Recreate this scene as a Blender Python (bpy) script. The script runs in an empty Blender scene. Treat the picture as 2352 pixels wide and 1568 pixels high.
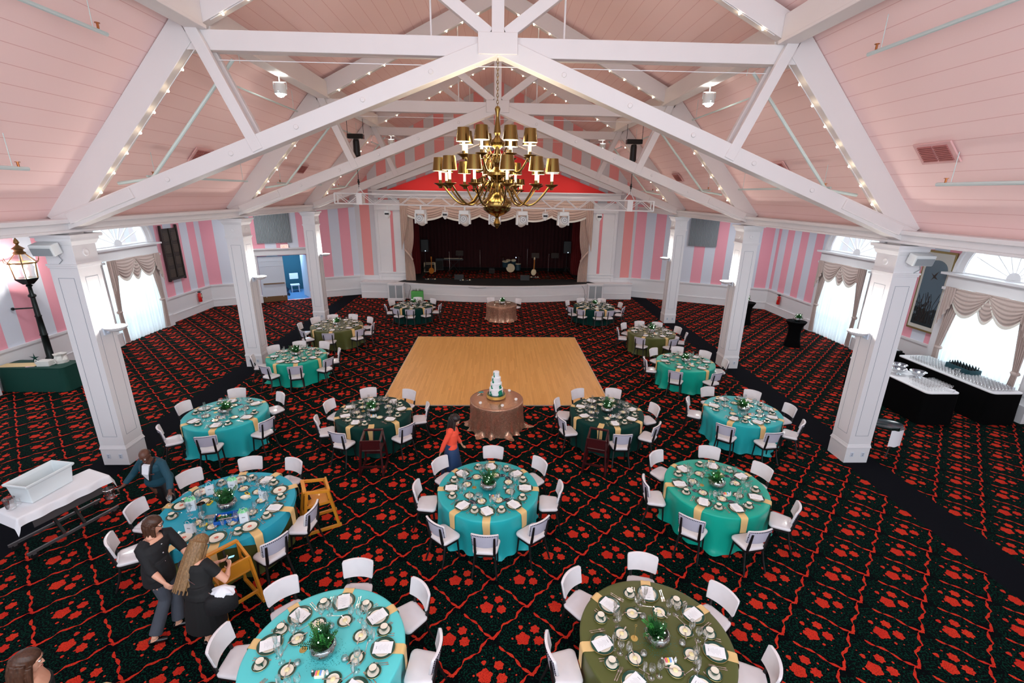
import bpy, bmesh, math, random
from math import pi, sin, cos, atan2, hypot, sqrt, radians
from mathutils import Vector, Matrix
random.seed(7)
S = bpy.context.scene
COL = S.collection

# ---------------------------------------------------------------- camera
def make_camera():
    f, p, y, r, cx, h = 1067.152, 0.3069, -0.0345, 0.0160, 0.0083, 5.913
    cy, sy, cp, sp = cos(y), sin(y), cos(p), sin(p)
    fw = Vector((-sy*cp, cy*cp, -sp)); ri = Vector((cy, sy, 0)); up = ri.cross(fw)
    r2 = ri*cos(r) + up*sin(r); u2 = up*cos(r) - ri*sin(r)
    cd = bpy.data.cameras.new('camera'); cd.sensor_width = 36; cd.sensor_fit = 'HORIZONTAL'
    cd.lens = 36*f/2352; cd.clip_start = .05; cd.clip_end = 200
    o = bpy.data.objects.new('camera', cd); COL.objects.link(o)
    o.matrix_world = Matrix(((r2.x, u2.x, -fw.x, cx), (r2.y, u2.y, -fw.y, 0), (r2.z, u2.z, -fw.z, h), (0, 0, 0, 1)))
    S.camera = o
make_camera()

# ---------------------------------------------------------------- world, daylight, exposure
S.view_settings.view_transform = 'Standard'; S.view_settings.look = 'None'
S.view_settings.gamma = 1; S.view_settings.use_curve_mapping = False
S.view_settings.exposure = 0.40
W = bpy.data.worlds.new('World'); S.world = W; W.use_nodes = True
bg = W.node_tree.nodes['Background']; bg.inputs[0].default_value = (.86, .93, 1, 1)
_t = W.node_tree; _tc = _t.nodes.new('ShaderNodeTexCoord'); _sp = _t.nodes.new('ShaderNodeSeparateXYZ'); _t.links.new(_tc.outputs['Generated'], _sp.inputs[0])
_p = _t.nodes.new('ShaderNodeMath'); _p.operation = 'POWER'; _p.inputs[1].default_value = 4; _a = _t.nodes.new('ShaderNodeMath'); _a.operation = 'ABSOLUTE'; _t.links.new(_sp.outputs[0], _a.inputs[0]); _t.links.new(_a.outputs[0], _p.inputs[0])
_m = _t.nodes.new('ShaderNodeMath'); _m.operation = 'MULTIPLY_ADD'; _m.inputs[1].default_value = 2.2; _m.inputs[2].default_value = .9; _t.links.new(_p.outputs[0], _m.inputs[0]); _t.links.new(_m.outputs[0], bg.inputs[1])  # overcast sky, brighter beyond the side windows

def light(name, kind, loc, power, color=(1, 1, 1), size=.2, size_y=None, aim=None, spot=None):
    d = bpy.data.lights.new(name, kind); d.energy = power; d.color = color
    if kind == 'AREA':
        d.size = size
        if size_y: d.shape = 'RECTANGLE'; d.size_y = size_y
    else: d.shadow_soft_size = size
    if spot: d.spot_size = spot; d.spot_blend = .6
    o = bpy.data.objects.new(name, d); COL.objects.link(o); o.location = loc
    if aim is not None: o.rotation_euler = (Vector(aim)-Vector(loc)).to_track_quat('-Z', 'Y').to_euler()
    return o
WINS = [(1, 19.2), (1, 13.0), (-1, 19.2), (-1, 11.4)]
for s, y in WINS:                                     # daylight outside each window
    light('window_daylight', 'AREA', (s*16.6, y, 2.9), 260, (.86, .95, 1), 3.4, 4.6, aim=(0, y, 2.2))
for s in (-1, 1):                                     # added fill light over the two aisles, without lamp fixtures
    for y in (6.5, 12.7, 18.9, 23.5): light('aisle_fill', 'AREA', (s*12.0, y, 5.3), 60, (.95, .98, 1), 1.2, aim=(s*12.0, y, 0))
light('ballroom_fill', 'AREA', (0, -2.5, 6.5), 620, (.8, .9, 1), 13, 5, aim=(0, 14, 3))  # added cool fill from the open end behind the camera

# ---------------------------------------------------------------- helpers
def L(c):
    return tuple((v/255/12.92 if v/255 <= .04045 else ((v/255+.055)/1.055)**2.4) for v in c) + (1,)
MATS = {}
def mat(name, col, rough=.5, metal=0, spec=.5, emit=None, es=0, bump=0, bscale=20, vary=0, coat=0, trans=0, sheen=0, alpha=1):
    if name in MATS: return MATS[name]
    m = bpy.data.materials.new(name); m.use_nodes = True; t = m.node_tree; b = t.nodes['Principled BSDF']
    b.inputs['Base Color'].default_value = L(col); b.inputs['Roughness'].default_value = rough
    b.inputs['Metallic'].default_value = metal; b.inputs['Specular IOR Level'].default_value = spec
    b.inputs['Coat Weight'].default_value = coat; b.inputs['Transmission Weight'].default_value = trans
    b.inputs['Sheen Weight'].default_value = sheen; b.inputs['Alpha'].default_value = alpha
    if emit: b.inputs['Emission Color'].default_value = L(emit); b.inputs['Emission Strength'].default_value = es
    if bump or vary:
        tc = t.nodes.new('ShaderNodeTexCoord'); n = t.nodes.new('ShaderNodeTexNoise'); n.inputs['Scale'].default_value = bscale
        n.inputs['Detail'].default_value = 4; t.links.new(tc.outputs['Object'], n.inputs['Vector'])
        if bump:
            bp = t.nodes.new('ShaderNodeBump'); bp.inputs['Strength'].default_value = bump; bp.inputs['Distance'].default_value = .02
            t.links.new(n.outputs['Fac'], bp.inputs['Height']); t.links.new(bp.outputs['Normal'], b.inputs['Normal'])
        if vary:
            r = t.nodes.new('ShaderNodeMix'); r.data_type = 'RGBA'; c = L(col)
            r.inputs[6].default_value = tuple(x*(1-vary) for x in c[:3])+(1,); r.inputs[7].default_value = tuple(min(1, x*(1+vary)) for x in c[:3])+(1,)
            t.links.new(n.outputs['Fac'], r.inputs[0]); t.links.new(r.outputs[2], b.inputs['Base Color'])
    MATS[name] = m; return m

class X:                                              # tiny expression builder for shader maths
    def __init__(s, t, v): s.t, s.v = t, v
    def op(s, o, b=None, c=None):
        n = s.t.nodes.new('ShaderNodeMath'); n.operation = o
        for i, q in enumerate((s, b, c)):
            if q is None: continue
            if isinstance(q, X): s.t.links.new(q.v, n.inputs[i])
            else: n.inputs[i].default_value = q
        return X(s.t, n.outputs[0])
    def __add__(s, b): return s.op('ADD', b)
    def __sub__(s, b): return s.op('SUBTRACT', b)
    def __mul__(s, b): return s.op('MULTIPLY', b)
    def gt(s, b): return s.op('GREATER_THAN', b)
    def lt(s, b): return s.op('LESS_THAN', b)
    def mx(s, b): return s.op('MAXIMUM', b)
    def fr(s): return s.op('FRACT')
    def ab(s): return s.op('ABSOLUTE')
    def sn(s): return s.op('SINE')
def coords(t, kind='Object'):
    tc = t.nodes.new('ShaderNodeTexCoord'); sp = t.nodes.new('ShaderNodeSeparateXYZ'); t.links.new(tc.outputs[kind], sp.inputs[0])
    return tc.outputs[kind], [X(t, sp.outputs[i]) for i in range(3)]
def noise(t, vec, scale, detail=3):
    n = t.nodes.new('ShaderNodeTexNoise'); n.inputs['Scale'].default_value = scale; n.inputs['Detail'].default_value = detail
    t.links.new(vec, n.inputs['Vector']); return X(t, n.outputs['Fac'])
def mixc(t, fac, a, b):
    n = t.nodes.new('ShaderNodeMix'); n.data_type = 'RGBA'; t.links.new(fac.v, n.inputs[0])
    for i, q in ((6, a), (7, b)):
        if isinstance(q, tuple): n.inputs[i].default_value = L(q) if len(q) == 3 else q
        else: t.links.new(q, n.inputs[i])
    return n.outputs[2]
def newmat(name, rough=.5, spec=.5):
    m = bpy.data.materials.new(name); m.use_nodes = True; t = m.node_tree; b = t.nodes['Principled BSDF']
    b.inputs['Roughness'].default_value = rough; b.inputs['Specular IOR Level'].default_value = spec
    MATS[name] = m; return m, t, b

class MB:
    def __init__(s): s.bm = bmesh.new()
    def box(s, c, d, rz=0, taper=1, M=None):
        vs = []
        for z in (-1, 1):
            k = taper if z > 0 else 1
            for x, y in ((-1, -1), (1, -1), (1, 1), (-1, 1)):
                p = Vector((x*d[0]/2*k, y*d[1]/2*k, z*d[2]/2))
                if rz: p = Matrix.Rotation(rz, 3, 'Z') @ p
                p += Vector(c)
                if M: p = M @ p
                vs.append(s.bm.verts.new(p))
        for f in ((3, 2, 1, 0), (4, 5, 6, 7), (0, 1, 5, 4), (1, 2, 6, 5), (2, 3, 7, 6), (3, 0, 4, 7)): s.bm.faces.new([vs[i] for i in f])
        return s
    def beam(s, a, b, w, h, up=(0, 0, 1)):             # rectangular bar from a to b; h measured along up
        a, b = Vector(a), Vector(b); d = (b-a).normalized(); u = Vector(up); u = (u-d*u.dot(d)).normalized(); r = d.cross(u)
        vs = [s.bm.verts.new(p+r*(x*w/2)+u*(z*h/2)) for p in (a, b) for x, z in ((-1, -1), (1, -1), (1, 1), (-1, 1))]
        for f in ((0, 1, 2, 3), (7, 6, 5, 4), (4, 5, 1, 0), (5, 6, 2, 1), (6, 7, 3, 2), (7, 4, 0, 3)): s.bm.faces.new([vs[i] for i in f])
        return s
    def rings(s, rr, close=True, cap0=True, cap1=True):
        R = [[s.bm.verts.new(p) for p in r] for r in rr]; n = len(R[0])
        for i in range(len(R)-1):
            for j in range(n if close else n-1):
                k = (j+1) % n; s.bm.faces.new((R[i][j], R[i][k], R[i+1][k], R[i+1][j]))
        if close and cap0: s.bm.faces.new(R[0][::-1])
        if close and cap1: s.bm.faces.new(R[-1])
        return s
    def lathe(s, prof, c=(0, 0, 0), n=16, sx=1, sy=1, M=None, cap=True, wob=None):
        rr = []
        for r, z in prof:
            ring = []
            for j in range(n):
                a = 2*pi*j/n; k = r*(wob(a, z) if wob else 1); p = Vector((c[0]+k*sx*cos(a), c[1]+k*sy*sin(a), c[2]+z))
                ring.append(M @ p if M else p)
            rr.append(ring)
        return s.rings(rr, cap0=cap, cap1=cap)
    def cyl(s, a, b, r0, r1=None, n=10): return s.tube([a, b], [r0, r0 if r1 is None else r1], n)
    def tube(s, pts, r, n=8):
        pts = [Vector(p) for p in pts]; rs = r if isinstance(r, (list, tuple)) else [r]*len(pts); rr = []; u = None
        for i, p in enumerate(pts):
            d = (pts[min(i+1, len(pts)-1)]-pts[max(i-1, 0)]).normalized()
            if u is None: u = d.orthogonal().normalized()
            u = (u-d*u.dot(d)); u = u.normalized() if u.length > 1e-5 else d.orthogonal().normalized(); v = d.cross(u)
            rr.append([p+(u*cos(2*pi*j/n)+v*sin(2*pi*j/n))*rs[i] for j in range(n)])
        return s.rings(rr)
    def ball(s, c, r, n=8, sz=1, M=None):
        m = max(3, n//2); return s.lathe([(max(1e-4, r*sin(pi*i/m)), -r*sz*cos(pi*i/m)) for i in range(m+1)], c, n, M=M)
    def face(s, pts): s.bm.faces.new([s.bm.verts.new(p) for p in pts]); return s
    def grid(s, f, nu, nv, th=0):
        V = [[s.bm.verts.new(f(i/nu, j/nv)) for j in range(nv+1)] for i in range(nu+1)]
        for i in range(nu):
            for j in range(nv): s.bm.faces.new((V[i][j], V[i+1][j], V[i+1][j+1], V[i][j+1]))
        return s
    def prism(s, poly, holes, fn, th):                 # flat polygon with holes, thickened; fn(u,v,w)->point
        bm2 = bmesh.new(); es = []
        for loop in [poly]+holes:
            vs = [bm2.verts.new((u, v, 0)) for u, v in loop]; es += [bm2.edges.new((vs[i], vs[(i+1) % len(vs)])) for i in range(len(vs))]
        bmesh.ops.triangle_fill(bm2, use_beauty=True, use_dissolve=False, edges=es, normal=(0, 0, 1))
        bm2.verts.index_update(); bot = [s.bm.verts.new(fn(v.co.x, v.co.y, 0)) for v in bm2.verts]; top = [s.bm.verts.new(fn(v.co.x, v.co.y, th)) for v in bm2.verts]
        for f in bm2.faces:
            i = [v.index for v in f.verts]; s.bm.faces.new([bot[k] for k in i[::-1]]); s.bm.faces.new([top[k] for k in i])
        for e in bm2.edges:
            if len(e.link_faces) == 1:
                a, b = e.verts[0].index, e.verts[1].index; s.bm.faces.new((bot[a], bot[b], top[b], top[a]))
        bm2.free(); return s
    def build(s, name, m, parent=None, smooth=False, bevel=0, loc=None, sub=0):
        bmesh.ops.recalc_face_normals(s.bm, faces=s.bm.faces[:])
        me = bpy.data.meshes.new(name); s.bm.to_mesh(me); s.bm.free()
        if isinstance(m, str): m = MATS[m]
        me.materials.append(m)
        if smooth:
            for p in me.polygons: p.use_smooth = True
            if smooth != 2: me.set_sharp_from_angle(angle=radians(42))
        o = bpy.data.objects.new(name, me); COL.objects.link(o)
        if parent: o.parent = parent
        if loc: o.location = loc
        if bevel: b = o.modifiers.new('bevel', 'BEVEL'); b.width = bevel; b.segments = 2; b.limit_method = 'ANGLE'
        if sub: b = o.modifiers.new('sub', 'SUBSURF'); b.levels = b.render_levels = sub
        return o
def tag(o, label=None, cat=None, group=None, kind=None):
    if label: o['label'] = label
    if cat: o['category'] = cat
    if group: o['group'] = group
    if kind: o['kind'] = kind
    return o
def empty(name, loc=(0, 0, 0), rz=0, label=None, cat=None, group=None):
    o = bpy.data.objects.new(name, None); COL.objects.link(o); o.location = loc; o.rotation_euler = (0, 0, rz); o.empty_display_size = .1
    return tag(o, label, cat, group)
def ktree(o):
    return (o, [ktree(c) for c in KIDS.get(o, [])])
KIDS = {}
def index_kids():
    KIDS.clear()
    for o in COL.objects:
        if o.parent: KIDS.setdefault(o.parent, []).append(o)
def dup(tree, parent=None, loc=None, rz=None, label=None, group=None, scale=None):
    src, kids = tree; c = src.copy(); COL.objects.link(c); c.parent = parent
    if loc is not None: c.location = loc
    if rz is not None: c.rotation_euler = (0, 0, rz)
    if scale is not None: c.scale = (scale,)*3
    if label: c['label'] = label
    if group: c['group'] = group
    for k in kids: dup(k, c)
    return c
class Proto:                                           # first use moves the built thing itself, later uses copy it
    def __init__(s, root): s.root = root; index_kids(); s.tree = ktree(root); s.used = False
    def place(s, loc, rz=0, label=None, group=None, scale=None):
        if not s.used:
            s.used = True; o = s.root; o.location = loc; o.rotation_euler = (0, 0, rz)
            if scale is not None: o.scale = (scale,)*3
            if label: o['label'] = label
            if group: o['group'] = group
            return o
        return dup(s.tree, None, loc, rz, label, group, scale)
def struct(o): o['kind'] = 'structure'; return o

# ---------------------------------------------------------------- base materials
mat('white_paint', (226, 224, 226), .45, vary=.02, bscale=3)
mat('beam_paint', (224, 218, 217), .45, vary=.03, bscale=2, bump=.05)
mat('cool_white', (205, 212, 224), .45)
mat('black', (10, 10, 12), .5); mat('black_gloss', (8, 8, 10), .25); mat('soot', (4, 4, 5), .8)
mat('brass', (134, 108, 60), .2, 1); mat('brass_dark', (98, 78, 44), .32, 1)
mat('silver', (215, 208, 202), .2, 1); mat('chrome', (225, 228, 230), .12, 1)
mat('groove', (150, 155, 165), .7)
def stripes(name, axis, period, duty, off, ca, cb):
    m, t, b = newmat(name, .75, .2); v, c = coords(t); q = c[axis]
    k = ((q-off)*(1/period)).fr().lt(duty); n = noise(t, v, 60, 2)
    col = mixc(t, k, cb, ca); t.links.new(col, b.inputs['Base Color'])
    bp = t.nodes.new('ShaderNodeBump'); bp.inputs['Strength'].default_value = .25; bp.inputs['Distance'].default_value = .01
    t.links.new(n.v, bp.inputs['Height']); t.links.new(bp.outputs[0], b.inputs['Normal'])
PINK, GREY = (234, 162, 176), (212, 216, 227)
stripes('wall_stripes', 0, 1.12, .51, 0, PINK, GREY)
stripes('gable_stripes', 0, 1.10, .5, .28, (232, 154, 152), (210, 208, 212))  # pink shifted warmer than the walls, warm lamplight put into the colour
def ceiling_mat():
    m, t, b = newmat('pink_boards', .7, .25); v, c = coords(t)
    g = (c[0]*(1/.30)).fr().lt(.035)
    t.links.new(mixc(t, g, (252, 218, 214), (232, 182, 178)), b.inputs['Base Color'])
    n = noise(t, v, 1.5, 2); 
ceiling_mat()
def carpet_mat():
    m, t, b = newmat('rose_carpet', .95, .05); v, c = coords(t)
    nz = noise(t, v, 9, 4); nz2 = noise(t, v, 42, 3); nl = noise(t, v, 40, 5); nv = noise(t, v, 3, 1)
    wx = c[0]+(nz2-.5)*.02-1.5; wy = c[1]+(nz-.5)*.03-6.5
    s = wx*(1/1.03)+wy*(1/1.04); q = wx*(1/1.03)-wy*(1/1.04)
    fs = s.fr()-.5; fq = q.fr()-.5; lx = (fs+fq)*.515; ly = (fs-fq)*.52
    red = None
    for cx, cy, r, pt in ((-.075, -.015, .094, 5), (.145, -.05, .067, 7), (.105, .125, .062, 6), (-.095, .165, .031, 3), (0, -.175, .02, 0), (.245, .07, .014, 0), (-.22, -.01, .014, 0), (.33, -.01, .01, 0), (.035, .225, .014, 0), (-.12, .25, .008, 0), (.1, -.2, .008, 0)):
        a = lx-cx; d = ly-cy; R_ = (a*a+d*d).op('SQRT')
        if pt: R_ = R_-(d.op('ARCTAN2', a)*float(pt)).sn()*(r*.11)-(nz2-.5)*(r*.5)
        e = R_.lt(r); red = e if red is None else red.mx(e)
    ds = (s+.5).fr()-.5; dq = (q+.5).fr()-.5
    w1 = (dq*.732-(s*(2*pi*2)).sn()*.022-(s*(2*pi*5)).sn()*.008).ab()
    r1 = w1.lt((s*(2*pi*1.5)+.6).sn().ab()*.016+.003)
    w2 = (ds*.732-(q*(2*pi*2)+.8).sn()*.014).ab()
    gap = ((q-.06).fr()).gt(.16)
    r2 = w2.lt((q*(2*pi*2.5)).sn().ab()*.019+.001)*gap
    kn = ((ds*ds)*1.6+(dq*dq)*.9).lt(.0012)
    red = red.mx(r1).mx(r2).mx(kn)
    core = (lx*lx+ly*ly).lt(.17)
    leaf = nl.gt(.53)*core.mx(nl.gt(.62))
    dark = mixc(t, leaf, (4, 6, 9), (4, 44, 33))
    rc = mixc(t, nv.op('SMOOTHSTEP', .3, .7) if False else nv, (186, 30, 32), (216, 66, 38))
    pet = noise(t, v, 70, 2).lt(.44)
    rc2 = mixc(t, pet, rc, (158, 36, 26))
    pat = mixc(t, red, dark, rc2)
    band = (c[0].ab()-8.62).ab().lt(.42)
    t.links.new(mixc(t, band, pat, (15, 16, 22)), b.inputs['Base Color'])
    bp = t.nodes.new('ShaderNodeBump'); bp.inputs['Strength'].default_value = .4; bp.inputs['Distance'].default_value = .01
    t.links.new(noise(t, v, 300, 1).v, bp.inputs['Height']); t.links.new(bp.outputs[0], b.inputs['Normal'])
carpet_mat()

# ---------------------------------------------------------------- shell
Y1, Y2, Y3, W0 = 9.62, 15.83, 22.05, 8.47
AZ = 5.4
struct(MB().box((0, 12.2, -.1), (31, 32.6, .2)).build('floor', 'rose_carpet'))
# sloped ceiling: object X axis runs up the slope so the boards line up along the hall
def slope(name, a, b, y0, y1, side):
    a3 = Vector((a[0]*side, 0, a[1])); b3 = Vector((b[0]*side, 0, b[1])); b3 += (b3-a3).normalized()*.05; a3 -= (b3-a3).normalized()*.05; d = (b3-a3); ln = d.length; ang = atan2(d.z, d.x)
    o = MB().box((ln/2, (y0+y1)/2, 0), (ln, y1-y0, .06)).build(name, 'pink_boards'); 
    nrm = Vector((-sin(ang), 0, cos(ang))); 
    if nrm.z < 0: nrm = -nrm
    o.location = a3+nrm*.03; o.rotation_euler = (0, -ang, 0); return struct(o)
for s in (-1, 1):
    slope('ceiling', (8.72, 5.3), (5.4, 9.08), -3, 28.1, s)
    slope('ceiling', (5.4, 9.08), (0, 11.75), -3, 28.1, s)
    struct(MB().box((s*11.96, 12, AZ+.05), (6.3, 32.4, .1)).build('ceiling', 'cool_white'))
    m = MB(); m.box((s*8.5, 12.5, 5.2), (.5, 31.2, .24)); m.box((s*8.24, 12.5, 5.29), (.12, 31.2, .08)); m.box((s*8.21, 12.5, 5.1), (.05, 31.2, .05))
    struct(m.build('trim_1' if s < 0 else 'trim_2', 'white_paint', bevel=.01))

def arch(cx, r, z0, n=20): return [(cx+r*cos(pi*i/n), z0+r*sin(pi*i/n)) for i in range(n+1)]
def side_wall(s):
    wins = [y for q, y in WINS if q == s]
    holes = []
    for y in wins:
        holes.append([(y-1.3, .02), (y+1.3, .02), (y+1.3, 3.3), (y-1.3, 3.3)])
        holes.append([(u, 3.72+(v-3.72)) for u, v in arch(y, 1.38, 3.72)])
    m = MB(); m.prism([(-3, 0), (24.5 if s < 0 else 25.0, 0), (24.5 if s < 0 else 25.0, 5.45), (-3, 5.45)], holes, lambda u, v, w: Vector((u, w, v)), .2)
    o = m.build('wall_left' if s < 0 else 'wall_right', 'wall_stripes'); o.rotation_euler = (0, 0, pi/2)
    o.location = (s*15.0+(0.2 if s < 0 else .2) if s > 0 else -15.0, 0, 0)
    return struct(o)
for s in (-1, 1): side_wall(s)
def face_along(name, p0, p1, z0, z1, matn, holes=[], th=.15, top=None):
    # wall from p0 to p1 (seen from the hall, thickness goes away from it)
    d = Vector((p1[0]-p0[0], p1[1]-p0[1], 0)); ln = d.length; a = atan2(d.y, d.x)
    poly = top or [(0, z0), (ln, z0), (ln, z1), (0, z1)]
    o = MB().prism(poly, holes, lambda u, v, w: Vector((u, w, v)), th).build(name, matn)
    o.location = (p0[0], p0[1], 0); o.rotation_euler = (0, 0, a); return o, a, ln
CL = [(-15, 24.5), (-8.2, 28)]; CR = [(8.2, 28), (15, 24.9)]
dvL = (Vector(CL[1])-Vector(CL[0])); lnL = dvL.length
du0, du1 = 2.35, 4.8                                   # door opening along the angled wall
wl, aL, _ = face_along('wall_back', CL[0], CL[1], 0, 5.45, 'wall_stripes', [[(du0, .01), (du1, .01), (du1, 2.5), (du0, 2.5)]]); struct(wl)
wr, aR, lnR = face_along('wall_back', CR[0], CR[1], 0, 5.45, 'wall_stripes'); struct(wr)
# proscenium wall with gable, opening and pediment
gab = [(0, 0), (16.4, 0), (16.4, 5.45), (16.9, 5.45), (13.6, 9.15), (8.2, 11.8), (2.8, 9.15), (-.5, 5.45), (0, 5.45)]
gw, _, _ = face_along('wall_stage', (-8.2, 28), (8.2, 28), 0, 6, 'gable_stripes', [[(3.1, .9), (13.3, .9), (13.3, 5.6), (3.1, 5.6)]], .25, gab); struct(gw)
m = MB()
for s in (-1, 1):                                      # white panelled flanks beside the opening
    m.box((s*6.1, 27.95, 3.2), (1.95, .08, 4.6)); 
    for x in (5.25, 6.95): m.box((s*x, 27.9, 3.2), (.12, .06, 4.6))
    m.box((s*6.1, 27.88, 1.35), (1.9, .1, .06)); m.box((s*6.1, 27.88, 4.95), (1.9, .1, .05)); m.box((s*6.1, 27.88, 1.2), (1.9, .08, .1))
m.box((0, 27.8, 5.85), (14.1, .5, .26)); m.box((0, 27.72, 6.0), (14.4, .66, .07)); m.box((0, 27.85, 5.66), (13.9, .4, .12))
for s in (-1, 1):
    m.beam((s*7.1, 27.85, 6.1), (0, 27.85, 8.58), .45, .32); m.beam((s*7.25, 27.8, 6.25), (0, 27.8, 8.76), .6, .08)
struct(m.build('trim_3', 'white_paint', bevel=.012))
m = MB()
for s in (-1, 1): m.box((s*6.1, 27.9, 3.15), (.16, .04, 3.5))
struct(m.build('trim_4', mat('pink_paint', (226, 140, 146), .7)))
mat('red_paint', (232, 38, 34), .6)
struct(MB().prism([(-6.3, 6.03), (6.3, 6.03), (0, 8.3)], [], lambda u, v, w: Vector((u, 27.9-w, v)), .04).build('trim_5', 'red_paint'))
# wainscot: dado, chair rail, baseboard along a run
def wainscot(runs, name):
    m = MB()
    for p0, p1 in runs:
        a, b = Vector((*p0, 0)), Vector((*p1, 0)); d = (b-a).normalized(); n = Vector((d.y, -d.x, 0))
        for z, h, th in ((.55, 1.1, .03), (1.13, .07, .08), (1.08, .04, .055), (.17, .34, .07), (.36, .04, .085)):
            q = n*(th/2); m.beam(a+q+Vector((0, 0, z)), b+q+Vector((0, 0, z)), th, h)
    return struct(m.build(name, 'white_paint'))
def along(P, u): d = (Vector(P[1])-Vector(P[0])).normalized(); v = Vector(P[0])+d*u; return (v.x, v.y)
wainscot([((-15, -3), (-15, 9.6)), ((-15, 13.2), (-15, 17.4)), ((-15, 21), (-15, 24.5))], 'baseboard_left')
wainscot([(CL[0], along(CL, du0-.3)), (along(CL, du1+.3), CL[1]), ((-8.2, 28), (-7.05, 28)), ((7.05, 28), (8.2, 28)), (CR[0], CR[1])], 'baseboard_back')
wainscot([((15, 24.9), (15, 21)), ((15, 17.4), (15, 14.8)), ((15, 11.2), (15, -3))], 'baseboard_right')

# ---------------------------------------------------------------- windows: casing, glazing, arch fan
m_, t_, b_ = newmat('sheer', 1, 0)
for n in list(t_.nodes):
    if n.type == 'BSDF_PRINCIPLED': t_.nodes.remove(n)
out = [n for n in t_.nodes if n.type == 'OUTPUT_MATERIAL'][0]
tr = t_.nodes.new('ShaderNodeBsdfTranslucent'); tr.inputs[0].default_value = (.62, .69, .71, 1); df = t_.nodes.new('ShaderNodeBsdfDiffuse'); df.inputs[0].default_value = (.9, .93, .94, 1)
tp = t_.nodes.new('ShaderNodeBsdfTransparent'); mx1 = t_.nodes.new('ShaderNodeMixShader'); mx1.inputs[0].default_value = .35; mx2 = t_.nodes.new('ShaderNodeMixShader'); mx2.inputs[0].default_value = .1
t_.links.new(tr.outputs[0], mx1.inputs[1]); t_.links.new(df.outputs[0], mx1.inputs[2]); t_.links.new(mx1.outputs[0], mx2.inputs[1]); t_.links.new(tp.outputs[0], mx2.inputs[2]); t_.links.new(mx2.outputs[0], out.inputs[0])
def thin_glass(name, tint=(1, 1, 1), body=.12, rough=.03):
    m, t, b = newmat(name); t.nodes.remove(b); o = [n for n in t.nodes if n.type == 'OUTPUT_MATERIAL'][0]
    tp = t.nodes.new('ShaderNodeBsdfTransparent'); tp.inputs[0].default_value = tint+(1,); g = t.nodes.new('ShaderNodeBsdfGlossy'); g.inputs['Roughness'].default_value = rough
    lw = t.nodes.new('ShaderNodeLayerWeight'); lw.inputs[0].default_value = .35; mp = t.nodes.new('ShaderNodeMath'); mp.operation = 'MULTIPLY_ADD'; mp.inputs[1].default_value = .75; mp.inputs[2].default_value = body
    mx = t.nodes.new('ShaderNodeMixShader'); t.links.new(lw.outputs['Facing'], mp.inputs[0]); t.links.new(mp.outputs[0], mx.inputs[0]); t.links.new(tp.outputs[0], mx.inputs[1]); t.links.new(g.outputs[0], mx.inputs[2]); t.links.new(mx.outputs[0], o.inputs[0])
thin_glass('glass', (1, 1, 1), .2); thin_glass('window_glass', (.97, .99, 1), .04); thin_glass('blue_glass', (.3, .4, .6), .1)
mat('drape', (190, 170, 162), .85, vary=.12, bscale=30, sheen=.3)
mat('drape_fringe', (232, 226, 216), .9)
mat('outside_white', (250, 252, 255), .9)
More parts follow.
